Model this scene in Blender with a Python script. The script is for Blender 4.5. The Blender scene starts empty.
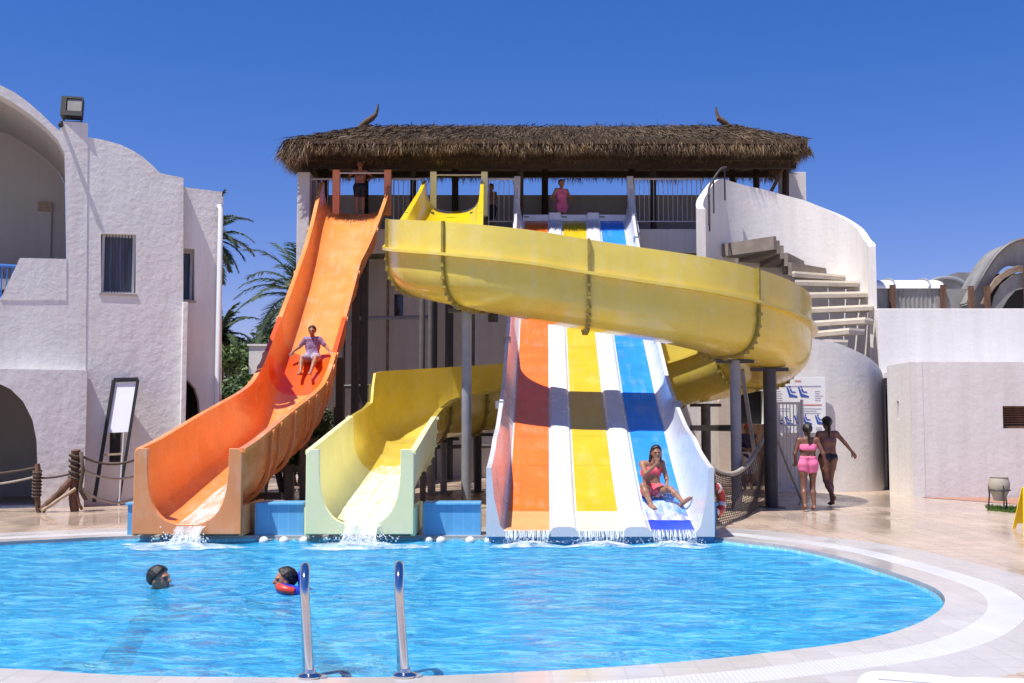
import bpy, bmesh, math, random
import numpy as np
from mathutils import Vector, Matrix
from mathutils.geometry import tessellate_polygon
random.seed(7); np.random.seed(7)
SC = bpy.context.scene
COL = SC.collection
# ------------------------------------------------------------------ camera model used for measuring
F = 1100.0; CX, CY = 512.0, 341.5; H = 1.65; TH = math.atan(78.5/1100)
def ray(px, py):
    dx = (px-CX)/F; dy = (CY-py)/F
    return Vector((dx, math.cos(TH)-dy*math.sin(TH), math.sin(TH)+dy*math.cos(TH)))
def P(px, py, Y):
    r = ray(px, py); t = Y/r.y
    return Vector((r.x*t, Y, H+r.z*t))
def G(px, py, z=0.0):
    r = ray(px, py); t = (z-H)/r.z
    return Vector((r.x*t, r.y*t, z))
# ------------------------------------------------------------------ object helpers
ORG = {}
def thing(name, label, cat, loc=(0,0,0), group=None):
    o = bpy.data.objects.new(name, None); COL.objects.link(o)
    o.location = loc; o.empty_display_size = .2
    ORG[o.name] = Vector(loc); o['label'] = label; o['category'] = cat
    if group: o['group'] = group
    return o
def tag(o, label=None, cat=None, group=None, kind=None):
    if label: o['label'] = label
    if cat: o['category'] = cat
    if group: o['group'] = group
    if kind: o['kind'] = kind
    return o
class MB:
    def __init__(s): s.v = []; s.f = []
    def add(s, vs, fs):
        n = len(s.v); s.v += [tuple(v) for v in vs]; s.f += [tuple(i+n for i in f) for f in fs]; return s
    def box(s, c, size, rz=0.0, M=None):
        hx, hy, hz = size[0]/2, size[1]/2, size[2]/2
        vs = [Vector((x*hx, y*hy, z*hz)) for x in (-1,1) for y in (-1,1) for z in (-1,1)]
        R = M if M is not None else Matrix.Rotation(rz, 3, 'Z')
        vs = [R @ v + Vector(c) for v in vs]
        return s.add(vs, [(0,1,3,2),(4,6,7,5),(0,4,5,1),(2,3,7,6),(0,2,6,4),(1,5,7,3)])
    def box2(s, lo, hi):
        lo, hi = Vector(lo), Vector(hi); return s.box((lo+hi)/2, hi-lo)
    def bar(s, a, b, w, h):          # rectangular beam from a to b
        a, b = Vector(a), Vector(b); d = b-a; L = d.length; d.normalize()
        up = Vector((0,0,1)) if abs(d.z) < .95 else Vector((0,1,0))
        sd = d.cross(up).normalized(); u = sd.cross(d).normalized()
        R = Matrix((sd, d, u)).transposed()
        return s.box((a+b)/2, (w, L, h), M=R)
    def tube(s, pts, r, n=8, cap=True):
        pts = [Vector(p) for p in pts]; m = len(pts)
        rs = r if isinstance(r, (list, tuple)) else [r]*m
        vs = []; prev = None
        for i, p in enumerate(pts):
            t = (pts[min(i+1, m-1)]-pts[max(i-1, 0)]).normalized()
            if prev is None:
                up = Vector((0,0,1)) if abs(t.z) < .9 else Vector((1,0,0))
                a = t.cross(up).normalized()
            else:
                a = (prev - t*prev.dot(t)).normalized()
            prev = a; b = t.cross(a)
            for k in range(n):
                an = 2*math.pi*k/n
                vs.append(p + (a*math.cos(an)+b*math.sin(an))*rs[i])
        fs = []
        for i in range(m-1):
            for k in range(n):
                k2 = (k+1) % n
                fs.append((i*n+k, i*n+k2, (i+1)*n+k2, (i+1)*n+k))
        if cap:
            fs.append(tuple(range(n))[::-1]); fs.append(tuple(range((m-1)*n, m*n)))
        return s.add(vs, fs)
    def lathe(s, prof, c, n=20, sx=1.0, sy=1.0):
        c = Vector(c); vs = []; m = len(prof)
        for (r, z) in prof:
            for k in range(n):
                an = 2*math.pi*k/n
                vs.append(c+Vector((r*math.cos(an)*sx, r*math.sin(an)*sy, z)))
        fs = [(i*n+k, i*n+(k+1) % n, (i+1)*n+(k+1) % n, (i+1)*n+k) for i in range(m-1) for k in range(n)]
        fs.append(tuple(range(n))[::-1]); fs.append(tuple(range((m-1)*n, m*n)))
        return s.add(vs, fs)
    def ball(s, c, r, n=10):
        prof = [(max(.002, r*math.sin(math.pi*i/n)), -r*math.cos(math.pi*i/n)) for i in range(n+1)]
        return s.lathe(prof, c, n+2)
    def plate(s, outline, holes, to3, d0, d1):     # flat outline with openings, given thickness d0..d1
        loops = [[Vector((a, b, 0)) for a, b in outline]]+[[Vector((a, b, 0)) for a, b in h] for h in holes]
        flat = [p for l in loops for p in l]; n = len(flat)
        tris = tessellate_polygon(loops)
        vs = [to3(p.x, p.y, d0) for p in flat]+[to3(p.x, p.y, d1) for p in flat]
        fs = [tuple(t) for t in tris]+[tuple(i+n for i in t)[::-1] for t in tris]
        o = 0
        for l in loops:
            m = len(l)
            for i in range(m):
                j = (i+1) % m
                fs.append((o+i, o+j, o+j+n, o+i+n))
            o += m
        return s.add(vs, fs)
    def loft(s, rings, closed=True, caps=True):
        n = len(rings[0]); vs = [v for r in rings for v in r]; fs = []
        for i in range(len(rings)-1):
            for k in range(n if closed else n-1):
                k2 = (k+1) % n
                fs.append((i*n+k, i*n+k2, (i+1)*n+k2, (i+1)*n+k))
        if caps and closed:
            fs.append(tuple(range(n))[::-1]); fs.append(tuple(range((len(rings)-1)*n, len(rings)*n)))
        return s.add(vs, fs)
    def build(s, name, mat, parent=None, smooth=None, bevel=0, recalc=True, subsurf=0):
        me = bpy.data.meshes.new(name)
        off = ORG[parent.name] if parent else Vector((0,0,0))
        me.from_pydata([(v[0]-off.x, v[1]-off.y, v[2]-off.z) for v in s.v], [], s.f)
        if recalc:
            bm = bmesh.new(); bm.from_mesh(me)
            bmesh.ops.recalc_face_normals(bm, faces=bm.faces); bm.to_mesh(me); bm.free()
        me.materials.append(mat); me.update()
        o = bpy.data.objects.new(name, me); COL.objects.link(o)
        if parent: o.parent = parent
        ORG[o.name] = off.copy()
        if smooth is not None:
            me.polygons.foreach_set('use_smooth', [True]*len(me.polygons))
            if smooth < 180:
                bm = bmesh.new(); bm.from_mesh(me)
                for e in bm.edges:
                    if len(e.link_faces) == 2 and e.calc_face_angle(0) > math.radians(smooth): e.smooth = False
                bm.to_mesh(me); bm.free()
        if bevel:
            m = o.modifiers.new('Bevel', 'BEVEL'); m.width = bevel; m.segments = 2; m.limit_method = 'ANGLE'; m.angle_limit = math.radians(40)
        return o
def copy_thing(root, loc, label=None, group=None):
    r = root.copy(); COL.objects.link(r); r.location = loc; ORG[r.name] = Vector(loc)
    if label: r['label'] = label
    if group: r['group'] = group
    for ch in list(root.children):
        c = ch.copy(); COL.objects.link(c); c.parent = r
        for g in ch.children:
            d = g.copy(); COL.objects.link(d); d.parent = c
    return r
def lerp(a, b, t): return a+(b-a)*t
def interp(x, tab):
    if x <= tab[0][0]: return tab[0][1]
    for (a, va), (b, vb) in zip(tab, tab[1:]):
        if x <= b: return lerp(va, vb, (x-a)/(b-a) if b > a else 0)
    return tab[-1][1]
def sinterp(x, tab, w):       # smoothed version
    return sum(interp(x+w*k, tab) for k in (-1, -.75, -.5, -.25, 0, .25, .5, .75, 1))/9
def catmull(pts, n=10, closed=True):
    out = []; m = len(pts)
    for i in range(m if closed else m-1):
        p0, p1, p2, p3 = [Vector(pts[(i+k) % m] if closed else pts[min(max(i+k, 0), m-1)]) for k in (-1, 0, 1, 2)]
        for j in range(n):
            t = j/n
            out.append(.5*((2*p1)+(p2-p0)*t+(2*p0-5*p1+4*p2-p3)*t*t+(3*p1-p0-3*p2+p3)*t**3))
    if not closed: out.append(Vector(pts[-1]))
    return out
# ------------------------------------------------------------------ materials
def nodes_of(name):
    m = bpy.data.materials.new(name); m.use_nodes = True
    nt = m.node_tree
    for n in list(nt.nodes): nt.nodes.remove(n)
    out = nt.nodes.new('ShaderNodeOutputMaterial')
    return m, nt, out
def N(nt, typ, **kw):
    n = nt.nodes.new(typ)
    for k, v in kw.items():
        if k in n.inputs: n.inputs[k].default_value = v
        else: setattr(n, k, v)
    return n
def L(nt, a, b): nt.links.new(a, b)
def rgba(c): return (c[0], c[1], c[2], 1)
def objco(nt, scale=(1,1,1)):
    tc = N(nt, 'ShaderNodeTexCoord'); mp = N(nt, 'ShaderNodeMapping'); mp.inputs['Scale'].default_value = scale
    L(nt, tc.outputs['Object'], mp.inputs['Vector']); return mp.outputs['Vector']
def ramp(nt, fac, stops):
    r = N(nt, 'ShaderNodeValToRGB'); el = r.color_ramp.elements
    while len(el) < len(stops): el.new(.5)
    for e, (p, c) in zip(el, stops): e.position = p; e.color = rgba(c) if len(c) == 3 else c
    L(nt, fac, r.inputs['Fac']); return r.outputs['Color']
def mul(c, k): return tuple(min(1, x*k) for x in c)
def noise(nt, co, scale, detail=4, rough=.55, dist=0):
    n = N(nt, 'ShaderNodeTexNoise'); n.inputs['Scale'].default_value = scale; n.inputs['Detail'].default_value = detail
    n.inputs['Roughness'].default_value = rough; n.inputs['Distortion'].default_value = dist
    L(nt, co, n.inputs['Vector']); return n.outputs['Fac']
def MAT(name, col, rough=.6, var=.12, vs=2.0, bump=0.0, bs=30.0, bd=.02, metal=0.0, spec=.5, col2=None, stretch=(1,1,1),
        transl=0.0, coat=0.0, rvar=0.0, streak=0.0):
    m, nt, out = nodes_of(name)
    co = objco(nt, stretch)
    n1 = noise(nt, co, vs, 5, .6)
    c2 = col2 if col2 else mul(col, 1-var)
    c = ramp(nt, n1, [(.3, c2), (.7, mul(col, 1+var*.4) if not col2 else col)])
    if streak:      # sun fading, lime runs and scuffs drawn out along the flow of the water
        s1 = noise(nt, objco(nt, (7, .35, .9)), 1.3, 6, .7); s2 = noise(nt, objco(nt, (1, .8, 1)), 2.6, 4, .6)
        ad = N(nt, 'ShaderNodeMath', operation='MULTIPLY'); L(nt, s1, ad.inputs[0]); L(nt, s2, ad.inputs[1])
        f = ramp(nt, ad.outputs[0], [(.24, (0,0,0)), (.42, (streak,)*3)])
        ml = N(nt, 'ShaderNodeMix', data_type='RGBA'); L(nt, f, ml.inputs[0]); L(nt, c, ml.inputs[6]); ml.inputs[7].default_value = (.80, .74, .62, 1); c = ml.outputs[2]
    b = N(nt, 'ShaderNodeBsdfPrincipled'); L(nt, c, b.inputs['Base Color'])
    b.inputs['Roughness'].default_value = rough; b.inputs['Metallic'].default_value = metal
    b.inputs['Specular IOR Level'].default_value = spec; b.inputs['Coat Weight'].default_value = coat; b.inputs['Coat Roughness'].default_value = .12
    if rvar:
        r = ramp(nt, noise(nt, co, vs*2.3, 3), [(.3, (max(.02, rough-rvar),)*3), (.7, (min(1, rough+rvar),)*3)]); L(nt, r, b.inputs['Roughness'])
    if bump:
        bp = N(nt, 'ShaderNodeBump', Strength=bump, Distance=bd); L(nt, noise(nt, co, bs, 5, .6), bp.inputs['Height']); L(nt, bp.outputs[0], b.inputs['Normal'])
    if transl:
        t = N(nt, 'ShaderNodeBsdfTranslucent'); L(nt, c, t.inputs['Color'])
        mx = N(nt, 'ShaderNodeMixShader'); mx.inputs[0].default_value = transl
        L(nt, b.outputs[0], mx.inputs[1]); L(nt, t.outputs[0], mx.inputs[2]); L(nt, mx.outputs[0], out.inputs['Surface'])
    else:
        L(nt, b.outputs[0], out.inputs['Surface'])
    return m
def stucco(name, col, bump=.5, streak=.06):
    m, nt, out = nodes_of(name); co = objco(nt)
    b = N(nt, 'ShaderNodeBsdfPrincipled', Roughness=.9); b.inputs['Specular IOR Level'].default_value = .2
    big = noise(nt, co, .55, 5, .65); st = noise(nt, objco(nt, (3.2, 3.2, .22)), 1.0, 5, .7)
    c1 = ramp(nt, big, [(.3, mul(col, .93)), (.7, col)])
    c2 = ramp(nt, st, [(.42, (1,1,1)), (.75, (1-streak*2.2, 1-streak*2.6, 1-streak*3))])
    mx = N(nt, 'ShaderNodeMix', data_type='RGBA', blend_type='MULTIPLY'); mx.inputs[0].default_value = 1
    L(nt, c1, mx.inputs[6]); L(nt, c2, mx.inputs[7]); L(nt, mx.outputs[2], b.inputs['Base Color'])
    n1 = noise(nt, co, 9, 6, .6); n2 = noise(nt, co, 2.2, 3, .5)
    ad = N(nt, 'ShaderNodeMath', operation='ADD'); L(nt, n1, ad.inputs[0]); L(nt, n2, ad.inputs[1])
    bp = N(nt, 'ShaderNodeBump', Strength=bump, Distance=.035); L(nt, ad.outputs[0], bp.inputs['Height']); L(nt, bp.outputs[0], b.inputs['Normal'])
    L(nt, b.outputs[0], out.inputs['Surface']); return m
def tiles(name, col, grout, tw, th, rough=.4, wet=None, var=.08, mortar=.012, bump=.25):
    m, nt, out = nodes_of(name); co = objco(nt)
    br = N(nt, 'ShaderNodeTexBrick'); L(nt, co, br.inputs['Vector'])
    br.offset = 0.0; br.inputs['Scale'].default_value = 1; br.inputs['Brick Width'].default_value = tw; br.inputs['Row Height'].default_value = th
    br.inputs['Mortar Size'].default_value = mortar; br.inputs['Mortar Smooth'].default_value = .3
    br.inputs['Color1'].default_value = rgba(mul(col, 1-var)); br.inputs['Color2'].default_value = rgba(mul(col, 1+var)); br.inputs['Mortar'].default_value = rgba(grout)
    big = ramp(nt, noise(nt, co, .7, 6, .65), [(.3, (.82, .80, .78)), (.65, (1,1,1))])
    mx = N(nt, 'ShaderNodeMix', data_type='RGBA', blend_type='MULTIPLY'); mx.inputs[0].default_value = 1
    L(nt, br.outputs['Color'], mx.inputs[6]); L(nt, big, mx.inputs[7])
    b = N(nt, 'ShaderNodeBsdfPrincipled', Roughness=rough); L(nt, mx.outputs[2], b.inputs['Base Color'])
    if wet:
        r = ramp(nt, noise(nt, objco(nt, (1, .55, 1)), .55, 5, .6), [(wet[2], (wet[0],)*3), (wet[3], (wet[1],)*3)]); L(nt, r, b.inputs['Roughness'])
    bp = N(nt, 'ShaderNodeBump', Strength=bump, Distance=.006); inv = N(nt, 'ShaderNodeMath', operation='SUBTRACT'); inv.inputs[0].default_value = 1
    L(nt, br.outputs['Fac'], inv.inputs[1]); L(nt, inv.outputs[0], bp.inputs['Height']); L(nt, bp.outputs[0], b.inputs['Normal'])
    L(nt, b.outputs[0], out.inputs['Surface']); return m
M = {}
M['stucco'] = stucco('stucco_white', (.74, .72, .70), .36, .06)
M['stucco_smooth'] = stucco('stucco_smooth', (.735, .715, .695), .22, .05)
M['stucco_shaded'] = stucco('shaded_beige_plaster', (.54, .51, .48), .2, .03)  # beige-grey, with the shade inside balcony and porch darkened into the colour
M['stucco_tower'] = stucco('stucco_tower', (.72, .70, .69), .25, .08)
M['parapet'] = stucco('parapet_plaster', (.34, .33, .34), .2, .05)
M['deck'] = tiles('deck_tiles', (.52, .405, .315), (.38, .295, .23), .33, .33, .35, wet=(.07, .42, .42, .66))
M['rim'] = tiles('rim_tiles', (.50, .475, .465), (.46, .44, .43), .25, .25, .3, wet=(.12, .45, .4, .65), var=.05)
M['grate'] = tiles('grate_slats', (.61, .61, .62), (.46, .465, .475), .035, 5.0, .35, var=.02, mortar=.004)
M['ground'] = MAT('sandy_ground', (.46, .36, .27), .9, .25, .8, .4, 25)
M['gravel'] = MAT('red_gravel', (.42, .22, .16), .95, .35, 14, .8, 60)
M['pool_tile'] = tiles('pool_mosaic', (.30, .76, .93), (.55, .86, .95), .12, .12, .3, var=.10, mortar=.012)
M['blue_wall'] = tiles('blue_wall_tile', (.13, .42, .74), (.22, .50, .76), .14, .14, .3, var=.07, mortar=.006)
M['orange'] = MAT('orange_fibreglass', (.86, .30, .07), .28, .14, 1.1, .05, 8, coat=.3, rvar=.08, transl=.06, streak=.2)
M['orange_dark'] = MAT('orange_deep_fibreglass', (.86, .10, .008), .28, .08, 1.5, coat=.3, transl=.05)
M['orange_pale'] = MAT('orange_pale_fibreglass', (.80, .29, .10), .4, .14, 2, coat=.1, streak=.2)
M['yellow'] = MAT('yellow_fibreglass', (.84, .67, .11), .24, .14, .9, .05, 7, coat=.5, rvar=.08, transl=.12, streak=.22)
M['yellow_bright'] = MAT('yellow_bright_fibreglass', (.87, .66, .02), .28, .07, 1.5, coat=.3, transl=.08)
M['yellow_pale'] = MAT('yellow_pale_fibreglass', (.86, .84, .46), .38, .10, 1.3, coat=.2, streak=.3)
M['seam'] = MAT('seam_flange', (.33, .26, .05), .5, .3, 9)
M['white_fg'] = MAT('white_fibreglass', (.63, .64, .665), .25, .09, 1.5, coat=.3, rvar=.06)
M['lane_orange'] = MAT('lane_orange', (.88, .17, .02), .3, .16, 2.2, coat=.2, streak=.13)
M['lane_yellow'] = MAT('lane_yellow', (.66, .44, .010), .3, .10, 2.2, coat=.2, streak=.12)
M['lane_blue'] = MAT('lane_blue', (.025, .25, .84), .3, .16, 2.2, coat=.2, streak=.12)
M['lane_orange_end'] = MAT('lane_orange_end', (.72, .34, .13), .4, .15, 4)
M['lane_yellow_end'] = MAT('lane_yellow_end', (.70, .74, .46), .4, .10, 4)
M['lane_blue_end'] = MAT('lane_blue_end', (.006, .06, .60), .3, .15, 4)
M['steel'] = MAT('grey_painted_steel', (.27, .28, .31), .45, .15, 4, metal=.0)
M['steel_dark'] = MAT('dark_painted_steel', (.055, .05, .05), .5, .25, 6)
M['steel_mid'] = MAT('weathered_steel', (.13, .12, .12), .55, .25, 6)
M['rail'] = MAT('pale_rail_paint', (.55, .55, .57), .4, .1, 5)
M['chrome'] = MAT('polished_steel', (.72, .70, .68), .10, .08, 6, metal=1.0, rvar=.04)
M['thatch'] = MAT('straw_thatch', (.15, .10, .06), .95, .3, 3.5, .5, 40, col2=(.06, .038, .022), stretch=(1, 1, 1))
M['straw_dark'] = MAT('dark_straw_strands', (.17, .115, .068), .95, .3, 1.1, col2=(.03, .02, .012))
M['straw'] = MAT('straw_strands', (.30, .205, .115), .9, .3, 1.3, col2=(.05, .032, .018))
M['wood'] = MAT('weathered_wood', (.17, .085, .05), .85, .3, 3, .4, 30, col2=(.07, .035, .02), stretch=(4, 4, .6))
M['wood_dark'] = MAT('very_dark_wood', (.045, .028, .018), .9, .3, 3, .4, 30)  # much darker brown than the weathered wood, for roof posts and beams
M['wood_pale'] = MAT('pale_wood', (.42, .32, .22), .85, .3, 5, .3, 30, stretch=(4, 4, .6))
M['rope'] = MAT('dark_rope', (.10, .075, .055), .9, .3, 30, .5, 120)
M['rope_pale'] = MAT('pale_rope', (.42, .37, .30), .9, .3, 30, .5, 120)
M['glass'] = MAT('dark_glass', (.012, .018, .03), .06, .2, 2, spec=.7)
M['black'] = MAT('matte_black', (.012, .012, .013), .55, .3, 8)
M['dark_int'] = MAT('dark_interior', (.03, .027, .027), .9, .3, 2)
M['curtain'] = MAT('blue_grey_curtain', (.16, .20, .30), .9, .35, 14, stretch=(1, 1, .05), col2=(.05, .065, .11))
M['blue_rail'] = MAT('blue_rail_paint', (.035, .16, .50), .4, .1, 4)
M['board_white'] = MAT('white_board', (.82, .83, .86), .5, .04, 4)
M['board_blue'] = MAT('board_blue_ink', (.03, .10, .42), .5, .1, 8)
M['board_grey'] = MAT('board_grey_ink', (.42, .43, .52), .5, .1, 8)
M['board_red'] = MAT('board_red_ink', (.62, .20, .18), .5, .1, 8)
M['board_beige'] = MAT('board_beige', (.62, .52, .45), .5, .1, 8)
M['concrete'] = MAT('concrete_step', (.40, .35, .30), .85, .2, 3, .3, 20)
M['concrete_shaded'] = MAT('shaded_concrete', (.25, .21, .18), .9, .25, 3, .3, 20)  # shading of the upper steps put into the colour
M['cream'] = MAT('cream_sunlit_edge', (.78, .70, .56), .7, .1, 4)  # pale cream carries the sunlight on the lower tread edges
M['plastic_white'] = MAT('white_plastic', (.66, .67, .68), .35, .05, 4)
M['sign_yellow'] = MAT('yellow_plastic', (.85, .60, .03), .4, .05, 6)
M['pot'] = MAT('glazed_clay', (.40, .37, .29), .5, .2, 7)
M['leaf'] = MAT('leaf_green', (.055, .11, .025), .6, .4, 3, col2=(.025, .055, .014), transl=.25)
M['leaf_lit'] = MAT('leaf_light_green', (.17, .25, .07), .6, .35, 3, col2=(.06, .11, .03), transl=.25)
M['palm'] = MAT('palm_leaf', (.075, .115, .045), .5, .3, 3, col2=(.035, .06, .025), transl=.15)
M['bark'] = MAT('palm_bark', (.14, .10, .07), .9, .35, 8, .6, 20)
M['grass'] = MAT('grass_green', (.08, .15, .02), .9, .3, 5)
M['skin'] = MAT('skin_tan', (.30, .145, .085), .5, .12, 9, spec=.45)
M['skin_dark'] = MAT('skin_brown', (.20, .09, .055), .45, .12, 9, spec=.5)
M['skin_wet'] = MAT('skin_wet_tan', (.43, .19, .11), .3, .14, 9, spec=.5)
M['skin_pale'] = MAT('skin_light', (.43, .22, .15), .5, .10, 9, spec=.4)
M['hair'] = MAT('dark_hair', (.014, .010, .009), .4, .3, 40, .4, 90)
M['hair_brown'] = MAT('brown_hair', (.05, .03, .018), .45, .3, 40, .4, 90)
M['pink'] = MAT('pink_fabric', (.80, .18, .36), .7, .12, 18, .2, 80)
M['coral'] = MAT('coral_fabric', (.80, .10, .13), .6, .3, 20, .2, 80)
M['navy'] = MAT('navy_fabric', (.012, .013, .025), .7, .2, 20)
M['purple'] = MAT('purple_patterned_fabric', (.42, .32, .50), .7, .1, 26, col2=(.06, .03, .11))
M['plaid'] = MAT('grey_white_fabric', (.50, .47, .55), .7, .2, 24, col2=(.12, .08, .16))
M['vest'] = MAT('indigo_fabric', (.035, .02, .06), .8, .2, 14)
M['khaki'] = MAT('pale_khaki_fabric', (.52, .47, .40), .8, .15, 12)
M['red'] = MAT('red_plastic', (.62, .05, .03), .4, .12, 9)
M['float_blue'] = MAT('blue_vinyl', (.03, .055, .50), .3, .1, 8)
M['eye'] = MAT('eye_dark', (.02, .015, .012), .15, .1, 10)
M['lips'] = MAT('lip_skin', (.26, .06, .05), .45, .1, 10)
M['panel'] = MAT('corrugated_fibre_panel', (.36, .35, .33), .6, .3, 2.5, col2=(.20, .19, .18), stretch=(1, 1, .5), transl=.15)
M['panel_rust'] = MAT('stained_panel', (.30, .22, .15), .8, .4, 4, col2=(.11, .07, .045))
M['canopy_white'] = MAT('white_canopy_sheet', (.82, .82, .84), .5, .05, 2)
def water_mat():
    m, nt, out = nodes_of('pool_water')
    co = objco(nt, (1.0, 1.7, 1))
    w1 = noise(nt, co, 1.5, 3, .5, .6); w2 = noise(nt, co, 5.5, 3, .55, .8); w3 = noise(nt, co, 19.0, 2, .5, .5)
    a = N(nt, 'ShaderNodeMath', operation='MULTIPLY_ADD'); L(nt, w1, a.inputs[0]); a.inputs[1].default_value = 1.5; L(nt, w2, a.inputs[2])
    a2 = N(nt, 'ShaderNodeMath', operation='MULTIPLY_ADD'); L(nt, w3, a2.inputs[0]); a2.inputs[1].default_value = .35; L(nt, a.outputs[0], a2.inputs[2])
    bp = N(nt, 'ShaderNodeBump', Strength=.8, Distance=.13); L(nt, a2.outputs[0], bp.inputs['Height'])
    fr = N(nt, 'ShaderNodeFresnel', IOR=1.25); L(nt, bp.outputs[0], fr.inputs['Normal'])
    fm = N(nt, 'ShaderNodeMath', operation='MULTIPLY'); L(nt, fr.outputs[0], fm.inputs[0]); fm.inputs[1].default_value = .38
    gl = N(nt, 'ShaderNodeBsdfGlossy', Roughness=.10); L(nt, bp.outputs[0], gl.inputs['Normal']); gl.inputs['Color'].default_value = (1,1,1,1)
    tr = N(nt, 'ShaderNodeBsdfTransparent'); tr.inputs['Color'].default_value = (.50, .88, .98, 1)
    # body colour of the water; lighter streaks of rippled light painted in by noise
    body = ramp(nt, noise(nt, objco(nt, (1.0, 2.3, 1)), 2.6, 7, .74, .9), [(.36, (.008, .21, .54)), (.50, (.035, .43, .75)), (.63, (.21, .68, .87))])
    df = N(nt, 'ShaderNodeBsdfDiffuse'); L(nt, body, df.inputs['Color']); L(nt, bp.outputs[0], df.inputs['Normal'])
    mx0 = N(nt, 'ShaderNodeMixShader'); mx0.inputs[0].default_value = .66
    L(nt, tr.outputs[0], mx0.inputs[1]); L(nt, df.outputs[0], mx0.inputs[2])
    mx = N(nt, 'ShaderNodeMixShader'); L(nt, fm.outputs[0], mx.inputs[0]); L(nt, mx0.outputs[0], mx.inputs[1]); L(nt, gl.outputs[0], mx.inputs[2])
    L(nt, mx.outputs[0], out.inputs['Surface']); return m
M['water'] = water_mat()
def foam_mat(name, dens, scale, stretch=(1,1,1)):
    m, nt, out = nodes_of(name); co = objco(nt, stretch)
    n = noise(nt, co, scale, 6, .72)
    fac = ramp(nt, n, [(dens-.17, (0,0,0)), (dens+.26, (1,1,1))])
    b = N(nt, 'ShaderNodeBsdfPrincipled', Roughness=.25); b.inputs['Base Color'].default_value = (.88, .93, .96, 1)
    t = N(nt, 'ShaderNodeBsdfTransparent'); mx = N(nt, 'ShaderNodeMixShader')
    L(nt, fac, mx.inputs[0]); L(nt, t.outputs[0], mx.inputs[1]); L(nt, b.outputs[0], mx.inputs[2]); L(nt, mx.outputs[0], out.inputs['Surface'])
    return m
M['foam'] = foam_mat('white_foam', .53, 5)
M['stream'] = foam_mat('falling_water', .50, 3.2, (3.2, .45, .6))
M['drop'] = foam_mat('water_drops', .42, 60)
# ================================================================== camera, light, sky
cam = bpy.data.cameras.new('camera'); cam.sensor_width = 36; cam.lens = F*36/1024; cam.clip_end = 5000; cam.clip_start = .05
co_ = bpy.data.objects.new('camera', cam); COL.objects.link(co_); co_.location = (0, 0, H); co_.rotation_euler = (math.pi/2+TH, 0, 0); SC.camera = co_
SUN = Vector((.31, .24, -.92)).normalized()
sl = bpy.data.lights.new('sun', 'SUN'); sl.energy = 5.0; sl.angle = math.radians(.5); sl.color = (1, .955, .89)
so = bpy.data.objects.new('sun', sl); COL.objects.link(so); so.location = (-20, -20, 60); so.rotation_euler = SUN.to_track_quat('-Z', 'Y').to_euler()
w = bpy.data.worlds.new('World'); SC.world = w; w.use_nodes = True; nt = w.node_tree
for n in list(nt.nodes): nt.nodes.remove(n)
sky = nt.nodes.new('ShaderNodeTexSky'); sky.sky_type = 'NISHITA'; sky.sun_disc = False
sky.sun_elevation = math.asin(-SUN.z); sky.sun_rotation = math.atan2(-SUN.x, -SUN.y)
sky.air_density = 1.0; sky.dust_density = .25; sky.ozone_density = 4.0; sky.altitude = 0
hs = nt.nodes.new('ShaderNodeHueSaturation'); hs.inputs['Saturation'].default_value = 1.5; hs.inputs['Hue'].default_value = .5; hs.inputs['Value'].default_value = 1.0
bg = nt.nodes.new('ShaderNodeBackground'); bg.inputs['Strength'].default_value = .122
wo = nt.nodes.new('ShaderNodeOutputWorld')
ga = nt.nodes.new('ShaderNodeGamma'); ga.inputs['Gamma'].default_value = .8
nt.links.new(sky.outputs[0], ga.inputs['Color']); nt.links.new(ga.outputs[0], hs.inputs['Color']); tint = nt.nodes.new('ShaderNodeMix'); tint.data_type = 'RGBA'; tint.blend_type = 'MULTIPLY'; tint.inputs[0].default_value = 1; tint.inputs[7].default_value = (.93, .73, 1.10, 1)
nt.links.new(hs.outputs[0], tint.inputs[6]); nt.links.new(tint.outputs[2], bg.inputs[0]); nt.links.new(bg.outputs[0], wo.inputs[0])
SC.view_settings.view_transform = 'Standard'; SC.view_settings.look = 'None'; SC.view_settings.exposure = 0.45; SC.view_settings.gamma = 1
SC.render.engine = 'CYCLES'
cy = SC.cycles; cy.use_denoising = True; cy.max_bounces = 8; cy.transparent_max_bounces = 12; cy.caustics_reflective = False; cy.caustics_refractive = False
cy.sample_clamp_indirect = 6; cy.use_adaptive_sampling = True; cy.adaptive_threshold = .02
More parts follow.
